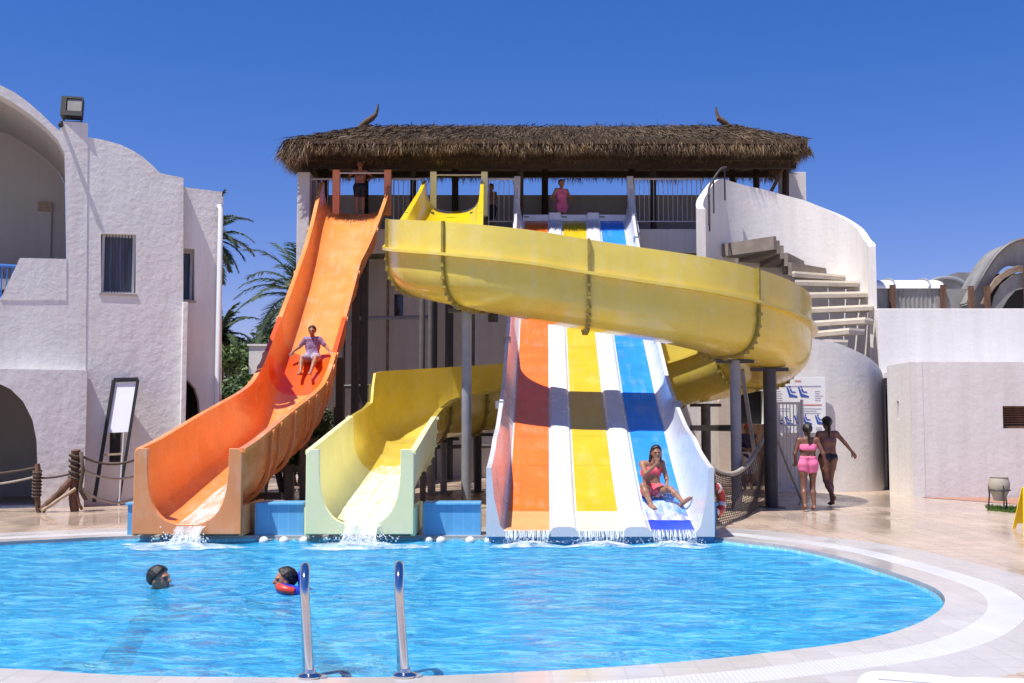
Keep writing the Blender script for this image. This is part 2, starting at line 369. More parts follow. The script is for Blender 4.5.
# ================================================================== pool and paving
WZ = -.07
img_pts = [(0,668),(100,674.5),(220,677),(330,677.5),(430,676),(520,672),(620,666.5),(700,660),(790,650),(862,640),(912,626),(939,611),(945.5,599),(936,588),(905,576),(868,564.5),(826,553),(784,545),(742,540.5)]
pp = [G(x, y) for x, y in img_pts]
back = [Vector((3.02,15.5,0)), Vector((2.75,15.86,0)), Vector((1.2,15.9,0)), Vector((-1.5,15.9,0)), Vector((-4.2,15.9,0)), Vector((-5.45,15.88,0)), Vector((-6.3,15.45,0)), Vector((-7.1,15.0,0)), Vector((-8.6,13.9,0)), Vector((-9.8,12.0,0)), Vector((-9.7,10.0,0)), Vector((-8.2,8.5,0)), Vector((-6.0,7.75,0))]
pool = [(p.x, p.y) for p in catmull([(p.x, p.y, 0) for p in pp+back], 8)]
def even(poly, st):
    n = len(poly); L_ = [0]
    for i in range(n): L_.append(L_[-1]+math.dist(poly[i], poly[(i+1) % n]))
    m_ = int(L_[-1]/st); out = []; i = 0
    for k in range(m_):
        d = L_[-1]*k/m_
        while L_[i+1] < d: i += 1
        t = (d-L_[i])/max(1e-9, L_[i+1]-L_[i]); a, b = poly[i], poly[(i+1) % n]; out.append((lerp(a[0], b[0], t), lerp(a[1], b[1], t)))
    for _ in range(3): out = [((out[k-1][0]+2*out[k][0]+out[(k+1) % m_][0])/4, (out[k-1][1]+2*out[k][1]+out[(k+1) % m_][1])/4) for k in range(m_)]
    return out
pool = even(pool, .16)
def area(poly): return .5*sum(a[0]*b[1]-b[0]*a[1] for a, b in zip(poly, poly[1:]+poly[:1]))
if area(pool) < 0: pool = pool[::-1]
def offset(poly, d):
    out = []; n = len(poly)
    for i in range(n):
        a = Vector(poly[i-2]); b = Vector(poly[(i+2) % n]); t = (b-a).normalized()
        out.append((poly[i][0]+t.y*d, poly[i][1]-t.x*d))
    return out
r0, r1, r2, r3 = pool, offset(pool, .36), offset(pool, .68), offset(pool, 1.28)
def ring(a, b, z, z2=None):
    n = len(a); z2 = z if z2 is None else z2; m = MB()
    return m.add([(x, y, z) for x, y in a]+[(x, y, z2) for x, y in b], [(i, (i+1) % n, (i+1) % n+n, i+n) for i in range(n)])
def struct(mb, name, mat, **k): return tag(mb.build(name, mat, **k), kind='structure')
m = ring(r0, r1, .0); n = len(r0)
m.add([(x, y, 0) for x, y in r0]+[(x, y, -.35) for x, y in r0], [(i, i+n, (i+1) % n+n, (i+1) % n) for i in range(n)])
struct(m, 'pool_coping', M['rim'])
m = ring(r1, r2, .0)
# overflow grating: the slats run across the channel, so its texture follows arc length
gm = m.build('overflow_grating', M['grate']); tag(gm, kind='structure')
struct(ring(r2, r3, .0), 'pool_surround', M['rim'])
BIG = 900
def sheet(hole, z, ext, name, mat):
    loops = [[Vector((x, y, 0)) for x, y in ext], [Vector((x, y, 0)) for x, y in hole]]
    flat = [p for l in loops for p in l]; t = tessellate_polygon(loops)
    m = MB().add([(p.x, p.y, z) for p in flat], [tuple(i) for i in t]); o = m.build(name, mat)
    if o.data.polygons[0].normal.z < 0: o.data.flip_normals()
    return tag(o, kind='structure')
hole_g = offset(pool, .8)
sheet(hole_g, -.06, [(-BIG,-BIG), (BIG,-BIG), (BIG,BIG), (-BIG,BIG)], 'ground', M['ground'])
sheet(r3, 0.0, [(-16,-6), (14,-6), (14,18.4), (9.0,23.62), (9.0,45), (-16,45)], 'pool_deck', M['deck'])
# pool basin: walls and floor
m = MB(); inn = offset(pool, -.02); n = len(inn)
m.add([(x, y, WZ+.03) for x, y in inn]+[(x, y, -1.05) for x, y in inn], [(i, i+n, (i+1) % n+n, (i+1) % n) for i in range(n)])
fl = [tuple(t) for t in tessellate_polygon([[Vector((x, y, 0)) for x, y in inn]])]
m.add([(x, y, -1.05) for x, y in inn], fl)
struct(m, 'pool_basin', M['pool_tile'])
# water surface with gentle real waves
bm = bmesh.new(); gx0, gx1, gy0, gy1, st = -10.2, 4.4, 6.6, 16.3, .11
def inside(x, y, poly):
    c = False; j = len(poly)-1
    for i in range(len(poly)):
        xi, yi = poly[i]; xj, yj = poly[j]
        if (yi > y) != (yj > y) and x < (xj-xi)*(y-yi)/(yj-yi)+xi: c = not c
        j = i
    return c
nx, ny = int((gx1-gx0)/st), int((gy1-gy0)/st)
from mathutils import noise as mno
SWIM = [tuple(G(157, 588.5, WZ).xy), tuple(G(287, 590, WZ).xy)]
def wave(x, y):
    h = mno.noise(Vector((x*.9, y*1.4, 0)))*.035+mno.noise(Vector((x*2.1+5, y*3.3, 3)))*.016
    for sx, sy in ((-4.3, 15.2), (-2.1, 15.2), (1.2, 15.2)):
        r = math.hypot(x-sx, y-sy); h += .03*math.exp(-r*.7)*math.sin(r*8)
    for sx, sy in SWIM:
        r = math.hypot(x-sx, y-sy); h += .030*math.exp(-r*1.6)*math.sin(r*13-1)
    return h
pout = offset(pool, .04); keep = {}
vs = []; fs = []
for i in range(nx+1):
    for j in range(ny+1):
        x, y = gx0+i*st, gy0+j*st
        keep[i, j] = len(vs); vs.append((x, y, WZ+wave(x, y)*.8))
far = offset(pool, .14)
ins = {(i, j): inside(gx0+i*st, gy0+j*st, far) for i in range(nx+1) for j in range(ny+1)}
for i in range(nx):
    for j in range(ny):
        if all(ins[a] for a in ((i, j), (i+1, j), (i+1, j+1), (i, j+1))): fs.append((keep[i, j], keep[i+1, j], keep[i+1, j+1], keep[i, j+1]))
used = sorted({k for f in fs for k in f}); mp = {k: i for i, k in enumerate(used)}
struct(MB().add([vs[k] for k in used], [tuple(mp[k] for k in f) for f in fs]), 'pool_water', M['water'], smooth=180)
# red gravel bed and a grass strip at the foot of the right-hand wall
struct(MB().add([(*G(915,497).xy, .006), (*G(1200,499).xy, .006), (*G(1200,530).xy, .006), (*G(1024,505).xy, .006)], [(0,3,2,1)]), 'gravel_bed', M['gravel'])
def grass_patch():
    m = MB(); rnd = random.Random(5)
    a, b, c_, d = G(985,507), G(1100,512), G(1100,522), G(990,511)
    for k in range(2600):
        u, v = rnd.random(), rnd.random(); p = a.lerp(b, u).lerp(d.lerp(c_, u), v); an = rnd.random()*6.28; h = .03+.06*rnd.random()
        dx, dy = math.cos(an)*.012, math.sin(an)*.012
        m.add([(p.x-dx, p.y-dy, .004), (p.x+dx, p.y+dy, .004), (p.x+rnd.uniform(-.03,.03), p.y+rnd.uniform(-.03,.03), h)], [(0,1,2)])
    return tag(m.build('grass_strip', M['grass'], recalc=False), 'short green grass strip beside the pale paving', 'grass', kind='stuff')
grass_patch()
# raised blue pool wall the slides rest on
bw = thing('pool_wall', 'raised blue tiled wall behind the water under the three slide ends', 'wall', (0, 16.1, 0))
xl, xr = P(128,520,16.0).x, P(716,520,16.0).x
lows = [(-4.56-.86, -4.56+.86), (-2.14-.86, -2.14+.86), (1.25-1.70, 1.25+1.66)]; ol = [(xl, -.45), (xl, .42)]
for a_, b_ in lows: ol += [(a_, .42), (a_, -.02), (b_, -.02), (b_, .42)]
ol += [(xr, .42), (xr, -.45)]
MB().plate(ol, [], lambda a_, b_, d: Vector((a_, 15.98+d, b_)), 0, .38).build('wall', M['blue_wall'], bw)
ed = [xl-.03]+[v for p_ in lows for v in p_]+[xr+.03]
for a_, b_ in zip(ed[::2], ed[1::2]): MB().box2((a_, 15.95, .422), (b_, 16.40, .462)).build('coping', M['blue_wall'], bw, bevel=.01)
# ================================================================== slides
def u_section(w, dp, t, fl, ext, exl=0.0, n=14, flat=.55):
    def cur(ww, dd):
        pts = []
        for i in range(n+1):
            an = math.pi*i/n; c, s_ = math.cos(an), math.sin(an)
            pts.append((-ww*math.copysign(abs(c)**.74, c), -dd*abs(s_)**flat))
        return pts
    o = cur(w, dp); i_ = cur(w-t, dp-t)
    o[0] = (-w, -.06); o[-1] = (w, -.06)
    poly = [(-w, exl), (-w, .001)] if exl > .01 else [(-w, .002), (-w, .001)]
    poly += [(-w-fl, 0), (-w-fl, -.055)]+o+[(w+fl, -.055), (w+fl, 0), (w, .001), (w, max(ext, .002)), (w-t, max(ext, .002)), (w-t, .001)]+i_[::-1][1:-1]+[(-w+t, .001), (-w+t, max(exl, .002))]
    return poly
def sweep(stations, secs):
    rings = []
    for (p, rt, up), sc_ in zip(stations, secs):
        rings.append([p+rt*a+Vector((0,0,1))*b for a, b in sc_])
    return MB().loft(rings)
def resample(tab, n):
    xs = [lerp(tab[0][0], tab[-1][0], i/(n-1)) for i in range(n)]
    return xs
# ---- orange slide
og = thing('water_slide', 'tall straight orange water slide dropping to the pool at far left', 'water slide', (-4.55, 15.7, 0), 'water slides')
OX = -4.56
o_rim = [(15.62,1.24),(16.5,1.36),(19.0,1.80),(21.6,2.22),(22.7,2.48),(25.7,4.46),(28.0,6.10),(29.3,7.35),(29.8,7.98),(30.3,8.50)]
o_dep = [(15.62,1.13),(18,1.12),(22,1.08),(24,.98),(28.3,.86),(29.3,.80),(29.8,.88),(30.3,1.0)]
def o_station(Y):
    return (Vector((OX+interp(Y, [(27.3, 0), (29.6, .21), (30.3, .23)]), Y, sinterp(Y, o_rim, .7 if Y > 17 else .05))), Vector((1,0,0)), None)
def o_w(Y): return interp(Y, [(27.3, .745), (29.6, .94), (30.3, .96)])
def o_sec(Y): return u_section(o_w(Y), sinterp(Y, o_dep, .4), .06, .035, 0, flat=.60)
ysec = [15.66, 18.0, 20.4, 22.4, 23.65, 25.0, 26.9, 28.6, 30.25]
for k, (a, b) in enumerate(zip(ysec, ysec[1:])):
    ys = [lerp(a, b, i/8) for i in range(9)]
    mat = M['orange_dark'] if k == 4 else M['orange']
    sweep([o_station(y) for y in ys], [o_sec(y) for y in ys]).build('trough', mat, og, smooth=35)
    if k:
        st_ = [o_station(a-.035), o_station(a+.035)]; sc_ = [u_section(o_w(a)+.04, sinterp(a, o_dep, .4)+.05, .055, .03, 0, flat=.60)]*2
        sc_ = [[(x, z-.02) for x, z in s_] for s_ in sc_]
        sweep(st_, sc_).build('seam_flange', M['orange_pale'], og, smooth=35)
def end_plate(cx, w, top, dep, name, mat, par, t=.06):
    # square front with a U cut out, 1.58 m wide
    n = 20; cut = []
    for i in range(n+1):
        an = math.pi*i/n; c, s_ = math.cos(an), math.sin(an)
        cut.append((-(w-.19)*math.copysign(abs(c)**.74, c), top-.04-(dep-.08)*abs(s_)**.62))
    outl = [(-w, -.0), (-w, top-.05), (-w+.05, top), (-(w-.19), top)]+cut+[((w-.19), top), (w-.05, top), (w, top-.05), (w, 0)]
    return MB().plate(outl, [], lambda a, b, d: Vector((cx+a, 15.56+d, b+.05)), 0, .10).build(name, mat, par, bevel=.012)
end_plate(OX, .76, 1.20, 1.10, 'end_plate', M['orange_pale'], og)
for sx in (-1, 1):   # square posts that close the sides of the exit
    MB().box2((OX+sx*.75-.03, 15.6, .03), (OX+sx*.75+.03, 16.9, .45)).build('side_panel', M['orange_pale'], og)
for x in (336.5, 388):
    p = P(x, 170, 30.1); MB().box2((p.x-.10, 30.02, 7.3), (p.x+.10, 30.22, p.z)).build('gate_post', M['orange'], og, bevel=.02)
a, b = P(336.5, 173, 30.05), P(388, 173, 30.05)
MB().tube([a, b], .025).build('gate_bar', M['rail'], og)
def post(x, y, z0, z1, r, mat, par, name='support_post', sq=False):
    m = MB()
    if sq: m.box2((x-r, y-r, z0), (x+r, y+r, z1))
    else: m.tube([(x, y, z0), (x, y, z1)], r, 10)
    m.box2((x-r*1.7, y-r*1.7, z0), (x+r*1.7, y+r*1.7, z0+.02))
    return m.build(name, mat, par, smooth=40)
def o_bottom(Y): return sinterp(Y, o_rim, .5)-sinterp(Y, o_dep, .4)-.03
for Y, dx in ((16.9,.62),(18.2,.25),(18.2,-.4),(20.2,.5),(20.2,-.5),(22.4,.35),(22.4,-.5)):
    post(OX+dx, Y, -.02, o_bottom(Y)-.03, .075, M['steel_dark'], og, sq=True)
for Y in (16.9,18.2,20.2,22.4):
    MB().box2((OX-.75, Y-.05, o_bottom(Y)-.16), (OX+.78, Y+.05, o_bottom(Y)-.05)).build('cross_beam', M['steel_dark'], og)
for Y in (25.2, 27.6, 29.3):
    for dx in (-.55, .62): post(OX+dx, Y, -.02, o_bottom(Y)-.08, .085, M['steel_dark'], og, sq=True)
    MB().box2((OX-.7, Y-.05, o_bottom(Y)-.24), (OX+.72, Y+.05, o_bottom(Y)-.11)).build('cross_beam', M['steel_dark'], og)
# moulded ribs under the right-hand wall of the lower run
for Y in (17.4, 19.2, 21.2, 23.2):
    st_ = [o_station(Y-.06), o_station(Y+.06)]
    sweep(st_, [[(x*1.05, z*1.03-.03) for x, z in u_section(.755, sinterp(Y, o_dep, .4)+.03, .05, .02, 0, flat=.60)]]*2).build('stiffening_rib', M['orange_pale'], og, smooth=35)
# ---- yellow spiral slide
yg = thing('water_slide', 'yellow spiral water slide looping once before its pale end', 'water slide', (-2.14, 15.7, 0), 'water slides')
path = []
def line(a, b, n):
    for i in range(n): path.append(Vector(a).lerp(Vector(b), i/n))
def arc(c, r, a0, a1, n):
    for i in range(n): 
        t = math.radians(lerp(a0, a1, i/n)); path.append(Vector((c[0]+r*math.cos(t), c[1]+r*math.sin(t))))
line((-1.62, 30.3), (-1.62, 22.1), 22)
marks = [('turn1', len(path))]
arc((.48, 22.1), 2.1, 180, 270, 18)
line((.48, 20.0), (2.56, 20.0), 12)
arc((2.56, 22.65), 2.65, -90, 90, 34)
line((2.56, 25.3), (.2, 25.55), 12)
arc((.16, 23.25), 2.3, 90, 180, 18)
line((-2.14, 23.25), (-2.14, 15.62), 26)
path.append(Vector((-2.14, 15.62)))
cum = [0]
for a, b in zip(path, path[1:]): cum.append(cum[-1]+(b-a).length)
idx = lambda x, y: min(range(len(path)), key=lambda i: (path[i]-Vector((x, y))).length)
keyz = [(0, 8.32), (cum[2], 8.05), (cum[4], 7.70), (cum[22], 5.12), (cum[40], 4.36), (cum[52], 4.06), (cum[57], 3.84), (cum[62], 3.58), (cum[69], 3.36), (cum[86], 2.72), (cum[98], 2.42), (cum[116], 2.02), (cum[128], 1.72), (cum[-1], 1.22)]
keyd = [(0, .92), (cum[3], .86), (cum[6], .80), (cum[20], .95), (cum[116], .95), (cum[128], 1.08), (cum[-1], 1.13)]
keye = [(0, .0), (cum[17], .0), (cum[21], .45), (cum[24], .56), (cum[113], .62), (cum[115], .60), (cum[117], .02), (cum[-1], 0)]
keyw = [(0, .80), (cum[20], .88), (cum[112], .86), (cum[122], .75), (cum[-1], .745)]
keyf = [(0, .03), (cum[16], .11), (cum[112], .11), (cum[122], .035), (cum[-1], .035)]
yst = []
for i, p in enumerate(path):
    t = (path[min(i+1, len(path)-1)]-path[max(i-1, 0)]).normalized()
    z = sinterp(cum[i], keyz, 1.2) if 6 < i < len(path)-5 else interp(cum[i], keyz)
    yst.append((Vector((p.x, p.y, z)), Vector((t.y, -t.x, 0)), None))
def ysec_(i, grow=0.0):
    s = cum[i]; fl = interp(s, keyf)
    e = interp(s, keye)
    return u_section(interp(s, keyw)+grow, interp(s, keyd)+grow, .05, fl, e, flat=.62)
cuts = [0, 12, 24, 33, 45, 58, 71, 81, 92, 104, 116, 128, len(path)-1]
for k, (a, b) in enumerate(zip(cuts, cuts[1:])):
    mat = M['yellow_pale'] if k >= 11 else (M['yellow_bright'] if k in (0, 1) else M['yellow'])
    sweep(yst[a:b+1], [ysec_(i) for i in range(a, b+1)]).build('trough', mat, yg, smooth=35)
    if k:
        # bolted flange where two sections meet
        p, rt, _ = yst[a]; t = Vector((-rt.y, rt.x, 0))
        m = MB(); prof = [(x, z) for x, z in u_section(interp(cum[a], keyw)+.012, interp(cum[a], keyd)+.012, .06, .03, interp(cum[a], keye)+.01, flat=.62)]
        outer = [(x, z) for x, z in prof]
        big_ = [(x*1.055, z-.035 if z < -.1 else z) for x, z in prof]
        m.loft([[p+t*d+rt*x+Vector((0,0,z)) for x, z in big_] for d in (-.022, .022)])
        w_, d_ = interp(cum[a], keyw)+.05, interp(cum[a], keyd)+.05
        for q in range(17):
            an = math.pi*(q+.5)/17; c, s_ = math.cos(an), math.sin(an)
            x_ = -w_*math.copysign(abs(c)**.74, c); z_ = -d_*abs(s_)**.62
            m.box(p+rt*x_+Vector((0,0,z_-.01)), (.05, .09, .05), rz=math.atan2(t.y, t.x)-math.pi/2)
        m.build('seam_flange', M['seam'] if k < 11 else M['yellow_pale'], yg)
end_plate(-2.14, .76, 1.19, 1.10, 'end_plate', M['yellow_pale'], yg)
for sx in (-1, 1):
    MB().box2((-2.14+sx*.75-.03, 15.6, .03), (-2.14+sx*.75+.03, 16.9, .42)).build('side_panel', M['yellow_pale'], yg)
for x in (433.5, 484.5):
    p = P(x, 172, 30.25); MB().box2((p.x-.09, 30.16, 7.3), (p.x+.09, 30.34, p.z)).build('gate_post', M['yellow_pale'], yg, bevel=.02)
MB().tube([P(433.5, 175, 30.2), P(484.5, 175, 30.2)], .025).build('gate_bar', M['rail'], yg)
def ypost(px, Y, mat, r=.075, zt=None, name='support_post'):
    x = P(px, 400, Y).x
    j = min(range(20, 118), key=lambda i: (path[i]-Vector((x, Y))).length)
    top = zt if zt else yst[j][0].z-interp(cum[j], keyd)-.03
    o = post(x, Y, -.01, top, r, mat, yg, name)
    MB().box2((x-.35, Y-.06, top-.05), (x+.35, Y+.06, top+.02)).build('saddle_plate', M['steel_dark'], yg)
    return o
ypost(466.5, 20.6, M['steel'], .095)
ypost(735.5, 20.5, M['steel'], .10)
ypost(770, 21.0, M['steel_dark'], .125)
ypost(705.5, 25.2, M['steel_mid'], .11)
ypost(432, 24.6, M['steel'], .09)
ypost(444, 25.1, M['steel'], .08)
ypost(478, 25.5, M['steel_dark'], .09)
for px, Y, zt in ((387, 24.6, 4.2), (396, 26.6, 5.4), (434, 26.6, 5.4)):
    pass
for Y, dx in ((27.0, -.55), (27.0, .6), (29.2, -.5), (29.2, .6)):
    j = idx(-1.66, Y); post(-1.66+dx, Y, -.01, yst[j][0].z-interp(cum[j], keyd)+.2, .075, M['steel_mid'], yg)
    MB().box2((-1.66-.7, Y-.05, yst[j][0].z-interp(cum[j], keyd)-.05), (-1.66+.75, Y+.05, yst[j][0].z-interp(cum[j], keyd)+.05)).build('cross_beam', M['steel_dark'], yg)
for Y, dx in ((17.0, .5), (17.0, -.5), (19.2, .4), (19.2, -.45), (21.6, .4), (21.6, -.45)):
    j = idx(-2.14, Y); post(-2.14+dx, Y, -.01, yst[j][0].z-interp(cum[j], keyd)+.12, .06, M['steel_mid'], yg)
# diagonal brace of the right-hand post
MB().bar(P(742, 370, 21.0), P(757, 470, 23.0), .07, .07).build('brace', M['steel'], yg)
MB().bar(P(692, 428, 24.6), P(734, 428, 20.6), .09, .12).build('brace', M['steel_dark'], yg)
# ---- three-lane slide
tg = thing('water_slide', 'wide white slide with orange, yellow and blue lanes side by side', 'water slide', (1.25, 15.6, 0), 'water slides')
t_z = [(15.5,.10),(15.8,.14),(16.8,.33),(18.2,.80),(19.7,1.44),(21.2,2.02),(22.4,2.62),(23.7,3.24),(27.2,5.22),(30.3,7.10),(30.62,7.24),(31.2,7.30)]
t_w = [(15.5,.88),(17.3,.86),(18.6,.62),(19.8,.46),(21.2,.40),(29,.36),(29.9,.50),(30.5,1.0),(30.7,1.25),(31.2,1.3)]
t_x = [(15.5,1.235),(31.4,1.765)]
t_k = [(15.5,1.0),(31.4,1.035)]
def tz(Y): return sinterp(Y, t_z, .25 if 16 < Y < 30.3 else .03)
def t_sec(Y):
    h = interp(Y, t_w); k = interp(Y, t_k)
    half = [(1.595, -.075), (1.595, h), (1.525, h), (1.49, h*.55), (1.40, .07), (1.345, 0), (.695, 0), (.66, .045), (.60, .06), (.42, .06), (.36, .045), (.325, 0)]
    left = [(-x, z) for x, z in half][::-1]
    return [(x*k, z) for x, z in half+left]
def t_st(Y): return (Vector((interp(Y, t_x), Y, tz(Y))), Vector((1,0,0)), None)
tc = [15.5, 17.6, 20.2, 23.0, 25.6, 28.2, 30.62]
for a, b in zip(tc, tc[1:]):
    ys = [lerp(a, b, i/10) for i in range(11)]
    sweep([t_st(y) for y in ys], [t_sec(y) for y in ys]).build('slide_bed', M['white_fg'], tg, smooth=30)
# upright ends of the outer walls at the top, and the white starting boxes
for sx in (-1, 1):
    xa = interp(30.6, t_x)+sx*1.62; z0 = 7.1
    rings = []
    for z, dx, dy in ((6.7,0,-.9),(7.3,.0,-.25),(7.9,.02,.05),(8.5,.03,.2)):
        rings.append([Vector((xa+sx*dx*-1+a*.09, 30.5+dy+b*.16, z)) for a, b in ((-1,-1),(1,-1),(1,1),(-1,1))])
    MB().loft(rings).build('gate_post', M['white_fg'], tg, bevel=.02)
for k, x in enumerate((-1.03, 0, 1.03)):
    cx = interp(30.7, t_x)+x*1.035
    MB().box2((cx-.40, 30.62, 7.0), (cx+.40, 31.2, 7.42)).build('starting_box', M['white_fg'], tg, bevel=.02)
    MB().box2((cx-.34, 30.60, 7.335), (cx-.20, 30.617, 7.36)).build('water_inlet', M['black'], tg)
for x in (-.52, .52):
    cx = interp(30.7, t_x)+x*1.035
    MB().box2((cx-.17, 30.55, 7.0), (cx+.17, 31.2, 7.47)).build('lane_divider_end', M['white_fg'], tg, bevel=.03)
for k, (cx, mat, mend) in enumerate(((-1.02, 'lane_orange', 'lane_orange_end'), (0, 'lane_yellow', 'lane_yellow_end'), (1.02, 'lane_blue', 'lane_blue_end'))):
    segs = [15.47, 16.55 if k < 2 else 16.45, 18.4, 19.5, 21.2, 23.6, 26.3, 30.55]
    for q, (a, b) in enumerate(zip(segs, segs[1:])):
        ys = [lerp(a+.006, b-.006, i/10) for i in range(11)]; rings = []
        for y in ys:
            p, rt, _ = t_st(y); kk = interp(y, t_k)
            rings.append([p+Vector(((cx+o_)*kk, 0, z_)) for o_, z_ in ((-.305, .012), (.305, .012), (.305, .002), (-.305, .002))])
        MB().loft(rings).build('lane_strip', M[mend] if q == 0 else M[mat], tg, smooth=30)
for Y in (19.9, 23.2, 25.9, 28.6):
    p, rt, _ = t_st(Y)
    for sx in (-1, 1): MB().box2((p.x+sx*1.60-.08, Y-.05, p.z+interp(Y, t_w)-.12), (p.x+sx*1.60+.08, Y+.05, p.z+interp(Y, t_w)+.02)).build('joint_bracket', M['steel'], tg)
    for dx in (-1.3, 0, 1.3): post(p.x+dx, Y, -.01, p.z-.09, .085, M['steel_mid'], tg)
    MB().box2((p.x-1.55, Y-.05, p.z-.22), (p.x+1.55, Y+.05, p.z-.085)).build('cross_beam', M['steel_dark'], tg)
MB().box2((interp(15.6, t_x)-1.6, 15.7, -.1), (interp(15.6, t_x)+1.62, 15.96, .02)).build('splash_sill', M['blue_wall'], tg)
# ------------------------------------------------------------------ running water
def stream(cx, wtop, pts, name, label, floor=None):
    # falling sheet of water, with drops
    m = MB(); rings = []
    for (y, z, w_) in pts:
        rings.append([Vector((cx+w_*(q/8-.5)+.03*math.sin(q*2.1+z*9), y+.02*math.cos(q*3.3+z*7), z+.012*math.sin(q*5+y*9))) for q in range(9)])
    m.loft(rings, closed=False)
    return tag(m.build(name, M['stream'], smooth=180, recalc=False), label, 'water', kind='stuff')
def floor_o(Y): return sinterp(Y, o_rim, .5 if Y > 17 else .05)-sinterp(Y, o_dep, .4)+.075
stream(OX+.06, .4, [(18.6, floor_o(18.6), .3), (17.5, floor_o(17.5), .38), (16.4, floor_o(16.4), .44), (15.7, .20, .46), (15.45, .14, .44), (15.33, .03, .42), (15.26, -.1, .50)], 'water_stream', 'white water pouring out of the orange slide end')
def yfl(Y):
    j = idx(-2.14, Y); return yst[j][0].z-interp(cum[j], keyd)+.07
stream(-2.1, .6, [(20.4, yfl(20.4)+.03, .7), (19.4, yfl(19.4)+.03, .85), (18.2, yfl(18.2)+.035, .95), (17.0, yfl(17.0)+.04, .92), (16.2, yfl(16.2)+.05, .8), (15.7, .22, .62), (15.42, .15, .5), (15.3, .02, .5), (15.24, -.1, .6)], 'water_stream', 'broad white water pouring out of the pale yellow slide end')
for k, (cx, nm) in enumerate(((-1.02, 'orange'), (0, 'yellow'), (1.02, 'blue'))):
    x = interp(15.6, t_x)+cx
    m = MB(); rnd = random.Random(k)
    for q in range(64):       # separate rivulets falling off the lip
        xx = x-.30+.6*q/63+rnd.uniform(-.012, .012)
        if rnd.random() < .12: continue
        h = rnd.uniform(.15, 1.0); r = rnd.uniform(.0015, .006)
        m.tube([(xx, 15.47, .125), (xx+rnd.uniform(-.01,.01), 15.42, .10), (xx+rnd.uniform(-.015,.015), 15.38, .03), (xx+rnd.uniform(-.02,.02), 15.35, .125-.2*h)], [r*.8, r, r*1.1, r*.6], 5)
    tag(m.build('water_stream', M['drop'], smooth=180), 'thin rivulets of water dripping off the %s lane end' % nm, 'water', kind='stuff')
def foam(cx, cy, rx, ry, name, label, seed):
    rnd = random.Random(seed); m = MB(); n = 34; rg = 7
    vs = [(cx, cy, WZ+.05)]; fs = []
    for i in range(1, rg+1):
        for k in range(n):
            an = 6.2832*k/n; f = i/rg*(1+.22*math.sin(an*3+seed)+.12*math.sin(an*7+2*seed))
            vs.append((cx+rx*f*math.cos(an), cy+ry*f*math.sin(an), WZ+.045*(1-i/rg)+.014+.5*wave(cx+rx*f*math.cos(an), cy+ry*f*math.sin(an))+rnd.uniform(0, .03)*(1-i/rg)))
    for k in range(n): fs.append((0, 1+k, 1+(k+1) % n))
    for i in range(rg-1):
        for k in range(n): fs.append((1+i*n+k, 1+(i+1)*n+k, 1+(i+1)*n+(k+1) % n, 1+i*n+(k+1) % n))
    m.add(vs, fs)
    o = m.build(name, M['foam'], smooth=180, recalc=False)
    return tag(o, label, 'water foam', kind='stuff')
foam(OX, 15.05, .8, .42, 'foam_patch', 'white foam on the water below the orange slide', 1)
foam(-2.1, 15.05, .8, .42, 'foam_patch', 'white foam on the water below the pale yellow slide end', 2)
for k, (cx, nm) in enumerate(((-1.02, 'orange'), (0, 'yellow'), (1.02, 'blue'))):
    foam(interp(15.6, t_x)+cx, 15.15, .5, .26, 'foam_patch', 'white foam on the water below the %s lane' % nm, 3+k)
def spray(c, spread, n, up, seed, label, r=(.004, .014)):
    rnd = random.Random(seed); m = MB()
    for k in range(n):
        p = Vector(c)+Vector((rnd.gauss(0, spread[0]), rnd.gauss(0, spread[1]), abs(rnd.gauss(0, up))))
        m.lathe([(rr*s_, zz*s_) for s_ in [rnd.uniform(*r)] for rr, zz in ((.05, -1), (.85, -.5), (.85, .5), (.05, 1))], p, 5)
    return tag(m.build('water_spray', M['drop'], smooth=180), label, 'water spray', kind='stuff')
spray((OX+.06, 15.3, WZ+.03), (.16, .08), 260, .09, 1, 'drops of spray splashing up where the orange slide empties')
spray((-2.1, 15.25, WZ+.03), (.22, .09), 320, .10, 2, 'drops of spray splashing up where the yellow slide empties')
for k, nm in enumerate(('orange', 'yellow', 'blue')):
    spray((interp(15.6, t_x)-1.02+1.02*k, 15.3, WZ+.02), (.22, .06), 190, .05, 4+k, 'fine spray on the water under the %s lane' % nm, (.004, .010))
# round white floats along the blue wall
fl0 = thing('pool_float', 'round white float on the water by the blue wall between orange and pale yellow slide ends', 'float', (*P(264, 536, 15.75).xy, WZ), 'floats along the blue wall')
MB().ball((*P(264, 536, 15.75).xy, WZ+.005), .07, 10).build('ball', M['plastic_white'], fl0, smooth=180)
MB().tube([(P(264,536,15.75).x-.12, 15.75, WZ+.03), (P(264,536,15.75).x+.12, 15.75, WZ+.03)], .012, 6).build('rope_end', M['rope_pale'], fl0)
fl0['label'] = 'white float nearest the orange slide, on the water by the blue wall'
for px, l in ((284, 'middle white float of three between the orange and pale yellow slide ends'), (304, 'white float touching the left edge of the pale yellow slide end'),
              (428, 'white float just right of the pale yellow slide end'), (441, 'second white float right of the pale yellow slide end'),
              (470, 'third white float right of the pale yellow slide, in front of bare blue wall'), (489, 'white float at the left foot of the three-lane slide')):
    copy_thing(fl0, (*P(px, 536, 15.75).xy, WZ), l)
